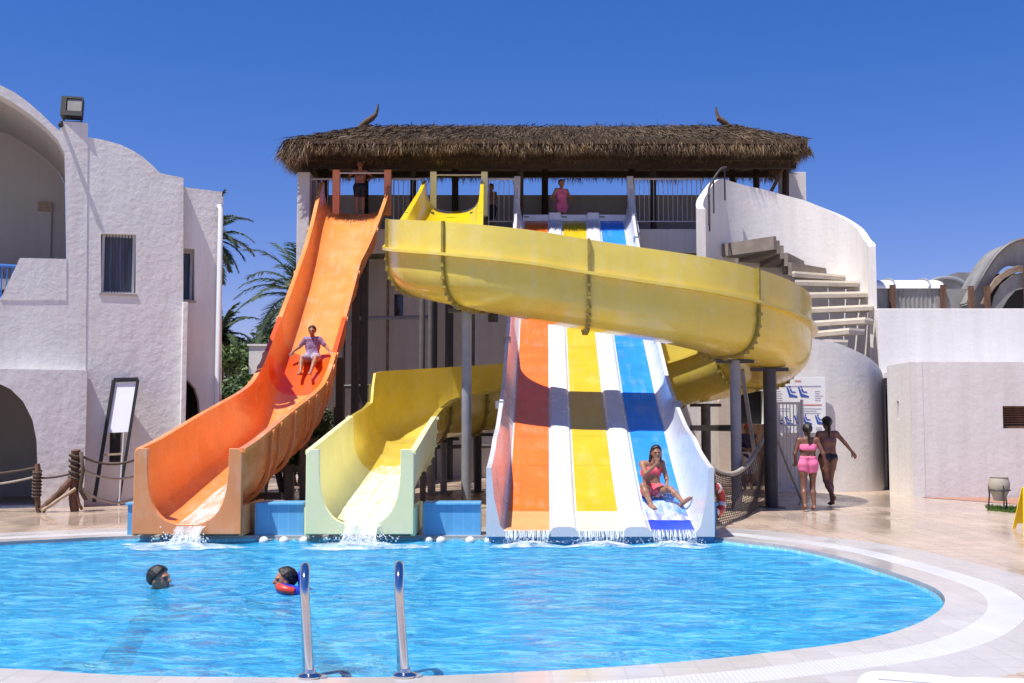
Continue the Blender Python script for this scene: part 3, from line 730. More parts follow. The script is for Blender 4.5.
# ================================================================== slide tower with thatched roof
tw = thing('slide_tower', 'white slide tower with open platform under a straw thatched roof', 'tower', (1.0, 31.6, 0))
TX0, TX1 = -5.92, 6.2
I3 = lambda a, b, d: Vector((a, 31.6+d, b))
def rect(x0, y0, x1, y1): return [(x0, y0), (x1, y0), (x1, y1), (x0, y1)]
def prect(px0, py0, px1, py1, Y):
    a, b = P(px0, py0, Y), P(px1, py1, Y); return rect(min(a.x, b.x), min(a.z, b.z), max(a.x, b.x), max(a.z, b.z))
slots = [prect(394, 294, 403, 318, 31.6), prect(488, 305, 498, 322, 31.6), prect(333, 407, 344, 435, 31.6), prect(506, 436, 520, 462, 31.6)]
door = prect(734, 391, 763, 500, 31.6); door = rect(door[0][0], .02, door[2][0], door[2][1])
MB().plate(rect(TX0+.02, -.05, TX1+2.0, 6.3), slots, I3, 0, .35).build('wall', M['stucco_tower'], tw)
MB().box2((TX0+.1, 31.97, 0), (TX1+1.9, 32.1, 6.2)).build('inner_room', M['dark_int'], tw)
for k, s_ in enumerate(slots):
    wdw = MB(); (x0, z0), (x1, z1) = s_[0], s_[2]
    wdw.plate(rect(x0, z0, x1, z1), [rect(x0+.035, z0+.035, x1-.035, z1-.035)], I3, .12, .17)
    f_ = wdw.build('window', M['steel_mid'] if k != 3 else M['plastic_white'], tw)
    MB().box2((x0+.036, 31.74, z0+.036), (x1-.036, 31.76, z1-.036)).build('pane', M['glass'], f_)
# upper storey: fascia band, platform floor, parapet behind
MB().box2((TX0+.36, 30.36, 6.30), (TX1+.3, 30.56, 6.96)).build('fascia', M['stucco_tower'], tw, bevel=.01)
MB().box2((TX0+.36, 30.57, 6.55), (TX1+.3, 33.4, 6.90)).build('platform', M['concrete'], tw)
MB().box2((TX0+.36, 31.99, 6.2), (TX1+.3, 33.4, 6.54)).build('platform_beam', M['stucco_tower'], tw)
zp = P(500, 195, 33.2).z
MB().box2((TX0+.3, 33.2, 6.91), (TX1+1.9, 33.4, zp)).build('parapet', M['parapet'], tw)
def pillar(px0, px1, ytop, Y, dy=.35, z0=0):
    a, b = P(px0, ytop, Y), P(px1, ytop, Y)
    MB().box2((a.x, Y, z0), (b.x, Y+dy, a.z)).build('pillar', M['stucco_tower'], tw, bevel=.012)
pillar(297.5, 310, 172, 30.3, 1.6)
pillar(782, 806, 172, 31.6, .5)
# roof posts
zr = 9.0
for px in (413, 520.5, 653.5):
    p = P(px, 200, 30.62); MB().tube([(p.x, 30.66, 6.9), (p.x, 30.66, zr+.2)], .085, 8).build('roof_post', M['wood_dark'], tw, smooth=60)
for px in (325, 365, 455, 545, 632, 733, 757):
    p = P(px, 200, 33.0); MB().tube([(p.x, 33.05, 6.9), (p.x, 33.05, zr+.3)], .10, 8).build('roof_post', M['wood_dark'], tw, smooth=60)
p = P(786, 170, 31.2); MB().tube([(p.x-.05, 31.2, 6.8), (p.x, 31.2, 9.1)], .10, 8).build('roof_post', M['wood_dark'], tw, smooth=60)
MB().bar(P(765, 203, 31.0), P(786, 163, 31.0), .09, .09).build('roof_brace', M['wood'], tw)
EV = [(-6.12, 29.35, 9.02), (8.02, 29.35, 9.02), (8.02, 33.75, 9.25), (-6.12, 33.75, 9.25)]
RG = [P(372, 129, 31.4), P(735, 129, 31.4)]
roof = MB()
e = [Vector(v) for v in EV]
def slab(quad, up, th):
    n = len(quad); roof.add([v for v in quad]+[v-Vector((0,0,th)) for v in quad], [tuple(range(n)), tuple(range(n, 2*n))[::-1]]+[(i, i+n, (i+1) % n+n, (i+1) % n) for i in range(n)])
# overlapping courses of thatch on each slope
def courses(a, b, c, d, n=6):     # a,b eave; c,d ridge (c over b)
    for k in range(n):
        t0, t1 = k/n-.02, (k+1)/n+.05; t1 = min(t1, 1)
        l = lambda t, lift: [a.lerp(d, t)+Vector((0,0,lift)), b.lerp(c, t)+Vector((0,0,lift))]
        lo, hi = l(max(t0, 0), .23-.015*k), l(t1, .05)
        slab([lo[0], lo[1], hi[1], hi[0]], None, .13)
courses(e[0], e[1], RG[1], RG[0]); courses(e[2], e[3], RG[0], RG[1])
courses(e[1], e[2], RG[1], RG[1]-Vector((.02,0,0))); courses(e[3], e[0], RG[0], RG[0]+Vector((.02,0,0)))
rf = roof.build('roof', M['thatch'], tw)
# straw: hanging fringe at the eaves and loose stalks over the slopes
st = MB(); rnd = random.Random(11)
def stalk(p, d, L_, w_):
    d = d.normalized(); s_ = d.cross(Vector((rnd.uniform(-1,1), rnd.uniform(-1,1), rnd.uniform(-1,1)))).normalized()*w_
    q = p+d*L_*.5+Vector((rnd.gauss(0,.015), rnd.gauss(0,.015), 0)); r_ = p+d*L_+Vector((rnd.gauss(0,.04), rnd.gauss(0,.04), -.02))
    st.add([p-s_, p+s_, q+s_*.8, q-s_*.8, r_], [(0,1,2,3), (3,2,4)])
def fringe(a, b, outw, n, L0, L1):
    for k in range(n):
        t = rnd.random(); clump = .5+.5*mno.noise(Vector((t*(b-a).length*1.1, a.y, 2)))+.25*mno.noise(Vector((t*(b-a).length*4.1, a.x, 7)))
        p = a.lerp(b, t)+Vector((rnd.gauss(0,.03), rnd.gauss(0,.03), rnd.uniform(.0,.20)))-outw*rnd.uniform(0,.25)
        stalk(p, Vector((rnd.gauss(0,.22), rnd.gauss(0,.22), -1))+outw*rnd.uniform(.1,.8), lerp(L0, L1, max(0, min(1, clump)))*rnd.uniform(.7,1.15), rnd.uniform(.006,.014))
fringe(e[0], e[1], Vector((0,-1,0)), 5200, .20, .40)
fringe(e[2], e[3], Vector((0,1,0)), 2600, .22, .5)
fringe(e[1], e[2], Vector((1,0,0)), 1300, .25, .55)
fringe(e[3], e[0], Vector((-1,0,0)), 2200, .35, .75)
fringe(e[0]+Vector((-.1,0,.02)), e[0]+Vector((.5,0,.02)), Vector((-.6,-.5,0)), 500, .5, .8)
ins_a, ins_b = Vector((-6.1, 30.3, 8.98)), Vector((8.0, 30.3, 8.98))
fringe(ins_a, ins_b, Vector((0,-.2,0)), 1500, .10, .34)
def slope(a, b, c, d, n):
    for k in range(n):
        t, u = rnd.random(), rnd.random(); u = u*u if False else u
        p = a.lerp(b, t).lerp(d.lerp(c, t), u)+Vector((0,0,.235-.13*u+rnd.uniform(-.03,.05)))
        dn = (a.lerp(b, t)-d.lerp(c, t)).normalized()
        stalk(p, dn+Vector((rnd.gauss(0,.2), rnd.gauss(0,.2), rnd.gauss(0,.10))), rnd.uniform(.15,.42), rnd.uniform(.006,.014))
fr_ = st; st = MB()
slope(e[0], e[1], RG[1], RG[0], 6500); slope(e[1], e[2], RG[1], RG[1], 900); slope(e[3], e[0], RG[0], RG[0], 900); slope(e[2], e[3], RG[0], RG[1], 900)
for k in range(1500):
    t = rnd.random(); p = RG[0].lerp(RG[1], t)+Vector((0, rnd.gauss(0,.10), .04)); stalk(p, Vector((rnd.gauss(0,.8), rnd.gauss(0,.6), rnd.gauss(.05,.15))), rnd.uniform(.1,.3), .010)
o = st.build('straw', M['straw_dark'], tw, recalc=False); o.parent = rf; ORG[o.name] = ORG[tw.name]
tag(o, kind='stuff')
o = fr_.build('straw_fringe', M['straw'], tw, recalc=False); o.parent = rf; ORG[o.name] = ORG[tw.name]
tag(o, kind='stuff')
for a_, b_, c_ in (((352,127),(372,117),(378,104)), ((738,127),(722,118),(716,107))):
    sg = 1 if c_[0] < 500 else -1
    pts = [P(a_[0]+sg*6, a_[1]+1, 31.4), P(a_[0]+sg*13, a_[1]-4, 31.4), P(a_[0]+sg*20, a_[1]-9, 31.4), P(c_[0]-sg*2.5, c_[1]+11, 31.4), P(c_[0]-sg*.5, c_[1]+5, 31.4), P(*c_, 31.4)]
    o = MB().tube(pts, [.05, .09, .09, .06, .04, .02], 8).build('finial', M['thatch'], tw, smooth=60); o.parent = rf
MB().bar((-6.1, 30.6, 8.82), (8.0, 30.6, 8.82), .14, .20).build('roof_beam', M['wood_dark'], tw)
MB().bar((-6.1, 33.05, 9.1), (8.0, 33.05, 9.1), .14, .18).build('roof_beam', M['wood_dark'], tw)
MB().bar((-6.1, 30.3, 8.93), (8.0, 30.3, 8.93), .10, .10).build('roof_beam', M['wood_dark'], tw)
MB().tube([P(770, 147, 29.6), P(811, 153, 29.9)], [.09, .085], 8).build('roof_beam', M['wood_pale'], tw, smooth=60)
for k in range(12):
    x = -5.8+13.4*k/11; MB().tube([(x, 29.5, 8.93), (x, 31.4, 9.75)], .05, 6).build('rafter', M['wood_dark'], tw, smooth=60)
def railing(px0, px1, Y, ztop, z0=6.97, step=.135):
    a, b = P(px0, 200, Y).x, P(px1, 200, Y).x
    o = MB().tube([(a, Y, ztop), (b, Y, ztop)], .028, 8).tube([(a, Y, z0+.22), (b, Y, z0+.22)], .018, 6).build('railing', M['rail'], tw, smooth=60)
    n = max(2, int((b-a)/step))
    m = MB()
    for k in range(n+1):
        x = lerp(a+.02, b-.02, k/n); m.tube([(x, Y, z0 if k in (0, n) else z0+.22), (x, Y, ztop)], .020 if k in (0, n) else .010, 6)
    c = m.build('balusters', M['rail'], tw, smooth=60); c.parent = o
zt = P(500, 179, 30.45).z
railing(310, 334, 30.45, zt); railing(393, 423, 30.45, zt); railing(488, 515, 30.45, zt); railing(634, 702, 30.45, zt)
MB().tube([P(312, 333, 31.4)+Vector((0,0,0)), P(440, 316, 31.4)], .04, 8).build('wall_pipe', M['rail'], tw) if False else None
# dark steel tower frame in front of the wall that carries the slide tops
sf = thing('steel_frame', 'dark steel frame of posts and rails standing against the white tower wall', 'frame', (P(360,480,30.9).x, 30.9, 0))
for px, r in ((359.5, .17), (387, .05), (434.5, .10), (449, .16), (343, .07)):
    p = P(px, 400, 30.9); m = MB(); 
    MB().tube([(p.x, 30.9, 0), (p.x, 30.9, 6.5)], r*.75, 10).build('post', M['steel_dark'] if r > .06 else M['panel_rust'], sf, smooth=60)
for y, x0, x1 in ((318, 345, 432), (386, 343, 385), (246, 362, 392), (447, 380, 500)):
    MB().tube([P(x0, y+.6, 30.72), P(x1, y-1, 30.72)], .055, 8).build('cross_bar', M['steel'] if y == 318 else M['steel_dark'], sf, smooth=60)
for y in (270, 293, 320, 344, 378, 395):
    p = P(359.5, y, 30.9); MB().box((p.x, 30.78, p.z), (.42, .10, .12)).build('clamp', M['steel_dark'], sf)
# ================================================================== spiral stair tower
SX, SY, SR = 6.88, 27.55, 2.17
sd = thing('stair_tower', 'round white stair tower with concrete steps spiralling up to the platform', 'stair tower', (SX, SY, 0))
ZST = [(-200, 2.2), (-90, 3.2), (-35, 4.1), (-25, 4.31), (-12, 4.58), (0, 4.86), (18, 5.2), (41, 5.5), (57, 5.73), (78, 6.03), (100, 6.2), (117, 6.3), (142, 6.45)]
def zst(phi): return interp(phi, ZST)
def shell(a0, a1, ro, ri, zb, ztf, n, name):
    rings = []
    for k in range(n+1):
        ph = lerp(a0, a1, k/n); t = math.radians(ph); c, s_ = math.cos(t), math.sin(t); z1 = ztf(ph); z0 = zb(ph) if callable(zb) else zb
        rings.append([Vector((SX+ro*c, SY+ro*s_, z0)), Vector((SX+ro*c, SY+ro*s_, z1)), Vector((SX+ri*c, SY+ri*s_, z1)), Vector((SX+ri*c, SY+ri*s_, z0))])
    return MB().loft(rings).build(name, M['stucco_smooth'], sd, smooth=40)
ztop = [(-20, 5.9), (-12, 6.02), (0, 6.18), (10, 6.52), (30, 6.98), (60, 7.56), (90, 7.91), (126, 8.12), (134, 8.06), (150, 7.6), (175, 7.05), (190, 6.9)]
shell(-20, 184, SR+.02, SR-.16, lambda ph: 0 if ph < 104 else 3.45, lambda ph: sinterp(ph, ztop, 4), 60, 'curved_wall')
ltop = [(-200, 3.55), (-110, 3.62), (-75, 3.46), (-40, 3.05), (0, 2.50), (8, 2.4)]
rings = []
for k in range(61):      # the lower front wall is a flatter, oval curve
    ph = lerp(-118, 8, k/60); t = math.radians(ph); z1 = sinterp(ph, ltop, 6)
    q_ = lambda g: (SX+(2.05+g)*math.cos(t), 26.62+(1.33+g)*math.sin(t))
    rings.append([Vector((*q_(0), 0)), Vector((*q_(0), z1)), Vector((*q_(-.2), z1)), Vector((*q_(-.2), 0))])
MB().loft(rings).build('curved_wall', M['stucco_smooth'], sd, smooth=40)
MB().tube([(SX+.35, SY, 0), (SX+.35, SY, 3.2)], .30, 20).build('core_column', M['stucco_smooth'], sd, smooth=60)
for k in range(13):
    ph = -88+17.5*k; z = zst(ph); t0, t1 = math.radians(ph-8.2), math.radians(ph+8.2); ro = SR-.19 if ph > 5 else SR-.06; ri = .32
    def wedge(z0, z1, ro_, ri_, b0=0.0, b1=0.0):
        pts = [(ri_*math.cos(t0), ri_*math.sin(t0)), (ro_*math.cos(t0), ro_*math.sin(t0)), (ro_*math.cos(t1), ro_*math.sin(t1)), (ri_*math.cos(t1), ri_*math.sin(t1))]
        vs = [(SX+x, SY+y, z0) for x, y in pts]+[(SX+x, SY+y, z1) for x, y in pts]
        return MB().add(vs, [(3,2,1,0), (4,5,6,7), (0,1,5,4), (1,2,6,5), (2,3,7,6), (3,0,4,7)])
    o = wedge(z-(.14 if ph < 45 else .34), z-.055, ro, ri).build('step', M['concrete'] if ph < 45 else M['concrete_shaded'], sd)
    o2 = wedge(z-.053, z, ro+.01, ri).build('tread', M['cream'] if ph < 50 else M['concrete_shaded'], sd); o2.parent = o
    # riser block under the step, closing it to the one below
MB().tube([Vector((SX+(SR-.3)*math.cos(math.radians(a_)), SY+(SR-.3)*math.sin(math.radians(a_)), sinterp(a_, ztop, 4)+.30)) for a_ in range(128, 181, 6)], .03, 8).build('handrail', M['steel_dark'], sd)
for a_ in (130, 148, 166, 178): MB().tube([Vector((SX+(SR-.3)*math.cos(math.radians(a_)), SY+(SR-.3)*math.sin(math.radians(a_)), sinterp(a_, ztop, 4)-.6)), Vector((SX+(SR-.3)*math.cos(math.radians(a_)), SY+(SR-.3)*math.sin(math.radians(a_)), sinterp(a_, ztop, 4)+.3))], .022, 8).build('rail_post', M['steel_dark'], sd)
# entrance recess between tower and stair: brown wall, dark doorway, rounded cream buttress
ew = thing('entrance_wall', 'brown and cream entrance wall with a dark opening under the spiral slide', 'wall', (4.9, 27.9, 0))
a, b = P(716, 480, 28), P(778, 480, 28)
dz = P(735, 391, 28).z; dz0 = P(735, 424, 28).z
fx = lambda px: P(px, 450, 28).x
MB().plate(rect(fx(655), -.03, fx(780), 3.6), [rect(fx(734), dz0, fx(764), dz)], lambda a_, b_, d: Vector((a_, 28+d, b_)), 0, .25).build('wall', M['stucco_tower'], ew)
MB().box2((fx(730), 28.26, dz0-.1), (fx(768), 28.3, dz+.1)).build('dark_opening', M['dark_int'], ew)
MB().box2((fx(728), 27.94, 0), (fx(776), 27.995, dz0)).build('wainscot', M['wood'], ew)
MB().plate([(fx(713), 0), (fx(713), P(713,400,27.4).z), (fx(720), P(718,391,27.4).z), (fx(726), P(724,394,27.4).z), (fx(731), P(728,408,27.4).z), (fx(733), 0)], [], lambda a_, b_, d: Vector((a_, 27.3+d, b_)), 0, .62).build('buttress', M['board_beige'], ew, bevel=.05)
# ================================================================== left-hand building (turned 28 degrees)
AL = math.radians(22); U = Vector((math.cos(AL), math.sin(AL), 0)); NO = Vector((math.sin(AL), -math.cos(AL), 0))
O = G(84, 506)
lb = thing('white_building', 'white rough plastered building with arches, balcony and small windows', 'building', O)
def FS(px, py, d=0.0):           # pixel -> facade coordinates on the plane set back by d
    r = ray(px, py); q = O-NO*d; c = Vector((0,0,H)); t = (q-c).dot(NO)/r.dot(NO); p = c+r*t
    return ((p-O).dot(U), p.z)
def T3(d): return lambda a_, b_, e_: O+U*a_-NO*(d+e_)+Vector((0,0,b_))
def FL(pts, d=0.0): return [FS(x, y, d) for x, y in pts]
# front block with the arched balcony
outA = [(-7.0, -.1)]+[FS(84.5, 509)[:1]+(-.1,)]+FL([(88,123),(61,121)])+FL([(60,131),(52,124),(40,112.5),(28,102),(14,92),(0,85)])
top0 = FS(0, 85); cxA = top0[0]-.55
outA += [(cxA-.3, top0[1]+.28), (cxA-1.0, top0[1]+.2), (cxA-2.0, top0[1]-.5), (-7.0, top0[1]-1.5)]
balc = FL([(66.5,259),(65.5,200),(64.5,153),(58,140),(46,127),(30,114),(14,103),(0,95)])
cb = FS(0, 95); balc += [(cb[0]-.8, cb[1]+.2), (cb[0]-1.6, cb[1]-.2), (cb[0]-2.4, cb[1]-1.2), (cb[0]-2.5, FS(0,298)[1])]+FL([(1,298),(20,259)])
balc += FL([(-2,300),(2,297),(20,259)]) if False else []
lowarch = FL([(38,470),(37,440),(33,420),(24,402),(12,390),(0,384)]); la = FS(0, 384)
lowarch = [(FS(36,505)[0], .02)]+lowarch+[(la[0]-.6, la[1]), (la[0]-1.2, la[1]-.35), (la[0]-1.6, la[1]-1.0), (la[0]-1.7, .02)]
MB().plate(outA, [balc, lowarch], T3(0), 0, .45).build('facade', M['stucco'], lb)
MB().plate([(-7.0, -.1), (.0, -.1), (.0, 4.8), (-7, 4.8)], [], T3(3.2), 0, .2).build('back_wall', M['stucco_shaded'], lb)
zc = FS(88,123)[1]
zfl = FS(30, 259)[1]
MB().plate([(-7.0, .0), (.02, .0), (.02, .15), (-7, .15)], [], lambda a_, b_, e_: O+U*a_-NO*(.46+b_*21)+Vector((0,0,zfl-.35-e_)), 0, .2).build('balcony_floor', M['stucco_shaded'], lb)
s1 = FS(66.5, 259)[0]
def boxU(s0, s1_, d0, d1, z0, z1, name, mat, par, **k):
    vs = [O+U*a_-NO*b_+Vector((0,0,c_)) for a_ in (s0, s1_) for b_ in (d0, d1) for c_ in (z0, z1)]
    return MB().add(vs, [(0,1,3,2),(4,6,7,5),(0,4,5,1),(2,3,7,6),(0,2,6,4),(1,5,7,3)]).build(name, mat, par, **k)
boxU(s1+.01, s1+.3, .452, 3.19, 0, FS(66,165)[1], 'side_wall', M['stucco_smooth'], lb)
vb = [p_ for p_ in balc if p_[1] > zfl_+.3] if False else balc[1:-1]
def off2(p_, k_): c_ = (cb[0]-.9, cb[1]-2.2); dx_, dz_ = p_[0]-c_[0], p_[1]-c_[1]; l_ = math.hypot(dx_, dz_); return (p_[0]+dx_/l_*k_, p_[1]+dz_/l_*k_)
MB().loft([[T3(0)(*off2(p_, k_), d_) for d_, k_ in ((.40, .02), (3.25, .02), (3.25, .18), (.40, .18))] for p_ in vb[:12]]).build('vault', M['stucco_shaded'], lb)
MB().plate(balc, [], T3(3.1), 0, .09).build('balcony_wall', M['stucco_shaded'], lb)
dd0 = FS(36, 262, 3.0)[0]; dd1 = FS(50, 262, 3.0)[0]
boxU(dd0, dd1, 3.02, 3.095, zfl-.3, FS(44, 205, 3.1)[1], 'balcony_door', M['stucco_shaded'], lb)
boxU(dd0, dd1, 2.98, 3.015, FS(44, 212, 3.1)[1], FS(44, 203, 3.1)[1], 'door_lintel', M['wood_pale'], lb)
# solid balcony parapet with a slanted end and blue railing left of it
pz = FS(30, 258.5)[1]
MB().plate(FL([(0,300),(66.5,300),(66.5,259),(20,258),(1.5,297)]), [], T3(-.012), 0, .26).build('balcony_parapet', M['stucco'], lb)
m = MB(); za, zb_ = FS(8,265)[1], FS(8,297)[1]
sa, sb_ = FS(-40,265)[0], FS(17,265)[0]
for k in range(12):
    s_ = lerp(sa, sb_, k/11); m.tube([T3(.12)(s_, zb_-.1, 0), T3(.12)(s_, za, 0)], .014, 6)
o = MB().tube([T3(.12)(sa, za, 0), T3(.12)(sb_, za, 0)], .03, 8).tube([T3(.12)(sa, zb_, 0), T3(.12)(sb_, zb_, 0)], .02, 8).build('balcony_railing', M['blue_rail'], lb)
c = m.build('balusters', M['blue_rail'], lb); c.parent = o
boxU(-6.9, s1, .6, 3.0, .0, .02, 'porch_floor', M['concrete'], lb)
boxU(cb[0]-2.75, cb[0]-2.55, .452, 3.19, 0, FS(0,200)[1], 'side_wall', M['stucco_shaded'], lb)
# middle block: curved gable and one window
outB = [(-.12, -.1), FS(183, 500, .012)[:1]+(-.1,)]+FL([(183.5,178),(160,173),(152,165),(143,157),(132,150),(120,144.5),(106,140.5),(96,138.5),(89,137.5)], .012)+[(-.12, FS(88,137.5,.012)[1])]
win = FL([(101,292.5),(136,293),(136,234.5),(101,233.5)], .012)
MB().plate(outB, [win], T3(.012), 0, .43).build('facade', M['stucco'], lb)
# right-hand recessed block with narrow window and an arched doorway
dC = .22
outC = [FS(181, 500, dC)[:1]+(-.1,), FS(221.5, 500, dC)[:1]+(-.1,)]+FL([(222,192),(183,186.5)], dC)
winC = FL([(181.2,300),(194.5,301),(194.5,249),(181.2,248)], dC)
zar = FS(190, 378, dC)[1]
arC = [FS(200,430,dC)[:1]+(.02,)]+FL([(200,412),(199,400),(195,388),(189,381),(182,377.5)], dC); arC += [(FS(177,400,dC)[0], arC[-1][1]), (FS(177,400,dC)[0], .02)]
outC[0] = (FS(176, 500, dC)[0], -.1); outC[-1] = (FS(176,186,dC)[0], outC[-1][1])
MB().plate(outC, [winC, arC], T3(dC), 0, .4).build('facade', M['stucco'], lb)
sC0, sC1 = outC[0][0], outC[1][0]
boxU(sC1-.10, sC1-.03, dC+.401, dC+3, -.1, outC[2][1]-.02, 'side_wall', M['stucco'], lb)
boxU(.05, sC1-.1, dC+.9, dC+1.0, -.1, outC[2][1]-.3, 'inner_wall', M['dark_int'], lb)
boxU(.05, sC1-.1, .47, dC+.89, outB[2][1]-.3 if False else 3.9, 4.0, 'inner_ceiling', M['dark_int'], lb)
# made-up projecting walls at the two corners, shaped to cast diagonal shadows
sb0 = FS(66, 372)[0]; zbt = FS(82, 371)[1]
sl_ = lowarch[1][0]
MB().plate([(lowarch[0][0], -.1), (-.01, -.1), (-.01, zbt), (-7, zbt), (-7, -.1), (lowarch[-1][0], -.1)]+lowarch[::-1], [], T3(-.36), 0, .355).build('added_shadow_wall', M['stucco'], lb)  # added wall in front of the facade, throws a slanting shadow beside it
sB1 = outB[1][0]; zb2 = FS(182, 303)[1]
boxU(sB1-.10, sB1-.002, -.22, .011, -.1, zb2, 'buttress', M['stucco'], lb, bevel=.01)  # invented thin fin, placed to shade the recessed block
def window_at(quad, d, par, depth=.16, bars=True):
    (s0, z0), (s1_, z1) = quad[0], quad[2]
    f_ = MB().plate(rect(s0, z0, s1_, z1), [rect(s0+.05, z0+.05, s1_-.05, z1-.05)], T3(d+depth), 0, .05).build('window', M['plastic_white'], par)
    g = boxU(s0+.05, s1_-.05, d+depth+.055, d+depth+.07, z0+.05, z1-.05, 'curtain', M['curtain'], par); g.parent = f_
    m = MB(); n = 9
    for k in range(n):
        s_ = lerp(s0+.05, s1_-.05, (k+.5)/n); m.tube([T3(d+depth-.05)(s_, z0, 0), T3(d+depth-.05)(s_, z1, 0)], .009, 5)
    if bars: g = m.build('window_bars', M['steel_dark'], par); g.parent = f_
    g = boxU(s0-.03, s1_+.05, d-.018, d+.12, z0-.05, z0-.002, 'sill', M['concrete'], par); g.parent = f_
window_at(win, .012, lb)
window_at(winC, dC, lb, .3, False)
# downpipe on the far corner
ps = FS(218.5, 300, dC)[0]
MB().tube([T3(dC-.09)(ps, .0, 0), T3(dC-.09)(ps, FS(217,210,dC)[1], 0), T3(dC+.0)(ps-.02, FS(217,206,dC)[1], 0)], .055, 10).build('downpipe', M['plastic_white'], lb, smooth=60)
# floodlight on the pillar
fp = T3(.1)(*FS(72, 121), 0)
flh = thing('floodlight', 'square black floodlight mounted on top of the left white pillar', 'floodlight', fp)
fs_ = (FS(84,121)[0]-FS(60,121)[0])
rz_ = AL*.55
Rm = Matrix.Rotation(rz_, 3, 'Z') @ Matrix.Rotation(math.radians(-14), 3, 'X')
cz = fp+Vector((0, 0, .28))
def fbox(c, size, name, mat, par, **k): return MB().box(cz+Rm @ Vector(c), size, M=Rm).build(name, mat, par, **k)
bdy = fbox((0, .02, 0), (.40, .17, .42), 'housing', M['black'], flh, bevel=.015)
fbox((.05, -.072, .03), (.27, .012, .25), 'lens', M['panel'], flh)
MB().plate(rect(-.20, -.21, .20, .21), [rect(-.10, -.11, .185, .165)], lambda a_, b_, d: cz+Rm @ Vector((a_, -.10+d, b_)), 0, .03).build('bezel', M['black'], flh)
MB().tube([fp+Vector((-.16, 0, 0)), fp+Vector((-.18, 0, .25))], .018, 6).tube([fp+Vector((.16, .05, 0)), fp+Vector((.18, .05, .25))], .018, 6).tube([fp+Vector((-.16,0,.01)), fp+Vector((.16,.05,.01))], .018, 6).build('bracket', M['steel_dark'], flh)
MB().tube([fp+NO*.02+U*-.18+Vector((0,0,-.02)), fp+NO*.22+U*-.2+Vector((0,0,-.10)), fp+NO*.30+U*-.2+Vector((0,0,-.16))], [.03, .04, .05], 8).build('sensor', M['black'], flh)
# ================================================================== right-hand building
rb = thing('white_building', 'long low white plastered building with flat roofs beyond the deck', 'building', (10.5, 24.5, 0))
a, b = P(912, 420, 23.65), P(1024, 362, 23.65)
rw = P(1002.5, 406, 23.65); rw2 = P(1040, 428.5, 23.65)
zlow = P(950, 362, 23.65).z
MB().plate(rect(a.x, -.1, a.x+9, zlow), [rect(rw.x, rw2.z, rw2.x, rw.z)], lambda a_, b_, d: Vector((a_, 23.65+d, b_)), 0, .3).build('wall', M['stucco_smooth'], rb)
xs0 = P(888, 420, 25.3).x
sl0 = P(897, 400, 24.6)
# side wall: slightly splayed, with a narrow slit
p0, p1 = Vector((a.x-.002, 23.65, 0)), Vector((xs0, 25.3, 0)); dS = (p1-p0).normalized(); nS = Vector((dS.y, -dS.x, 0))*-1
LS = (p1-p0).length
MB().plate(rect(.0, -.1, LS, zlow), [rect(LS*.52, P(897,420,24.6).z, LS*.60, P(897,401,24.6).z)], lambda a_, b_, d: p0+dS*a_-nS*d+Vector((0,0,b_)), 0, .25).build('wall', M['stucco_smooth'], rb)
MB().box2((a.x+.3, 23.96, zlow-.25), (a.x+9, 26.4, zlow-.12)).build('roof_slab', M['stucco_smooth'], rb)
zup = P(950, 308.5, 26.4).z; xu = P(878, 320, 26.4).x
MB().box2((xu, 26.4, -.1), (xu+12, 26.8, zup)).build('wall', M['stucco_smooth'], rb, bevel=.015)
MB().box2((xu+.1, 26.81, zup-.4), (xu+12, 33.5, zup-.15)).build('roof_slab', M['stucco_smooth'], rb)
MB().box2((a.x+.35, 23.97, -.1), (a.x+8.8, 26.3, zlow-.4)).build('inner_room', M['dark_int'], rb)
f_ = MB().plate(rect(rw.x, rw2.z, rw2.x, rw.z), [rect(rw.x+.05, rw2.z+.05, rw2.x-.05, rw.z-.05)], lambda a_, b_, d: Vector((a_, 23.76+d, b_)), 0, .05).build('window', M['wood'], rb)
m = MB()
for k in range(8):
    z = lerp(rw2.z+.07, rw.z-.07, k/7); m.box(((rw.x+rw2.x)/2, 23.80, z), (rw2.x-rw.x-.1, .05, .03), M=Matrix.Rotation(.5, 3, 'X'))
g = m.build('louvres', M['wood'], rb); g.parent = f_
# greenhouse-like canopies on its roof
def canopy(name, label, parts, loc):
    t = thing(name, label, 'canopy', loc)
    return t
cp = canopy('roof_canopy', 'long translucent canopy with white curved top on the right-hand roof', None, (P(915,300,27.6).x, 27.6, zup))
Yc = 27.6; q = lambda x, y, Y=Yc: P(x, y, Y)
x0, x1 = q(874,300).x, q(942,300).x
zb0, zt0 = q(900,307).z-.25, q(900,287.5).z; zt1 = q(900,279.5).z
m = MB()
nC = int((x1-x0)/.055)
for k in range(nC):
    xa, xb = lerp(x0, x1, k/nC), lerp(x0, x1, (k+1)/nC); ya = Yc+(.02 if k % 2 else 0); yb = Yc+(0 if k % 2 else .02)
    m.add([(xa, ya, zb0), (xb, yb, zb0), (xb, yb, zt0), (xa, ya, zt0), (xa, ya+.012, zb0), (xb, yb+.012, zb0), (xb, yb+.012, zt0), (xa, ya+.012, zt0)], [(0,1,2,3), (7,6,5,4), (3,2,6,7)])
m.build('side_panel', M['panel'], cp, recalc=False)
rings = []
for k in range(9):
    an = k/8*math.pi/2; rings.append([Vector((x0, Yc-.05+1.3*(1-math.cos(an)), zt0+(zt1-zt0+.10)*math.sin(an))), Vector((x1+.05, Yc-.05+1.3*(1-math.cos(an)), zt0+(zt1-zt0+.10)*math.sin(an)))])
rings = rings+[[v+Vector((0,.0,-.03)) for v in r] for r in rings[::-1]]
MB().add([v for r in rings for v in r], [(2*i, 2*i+1, (2*i+3) % (2*len(rings)), (2*i+2) % (2*len(rings))) for i in range(len(rings))]).build('curved_roof', M['canopy_white'], cp, smooth=40)
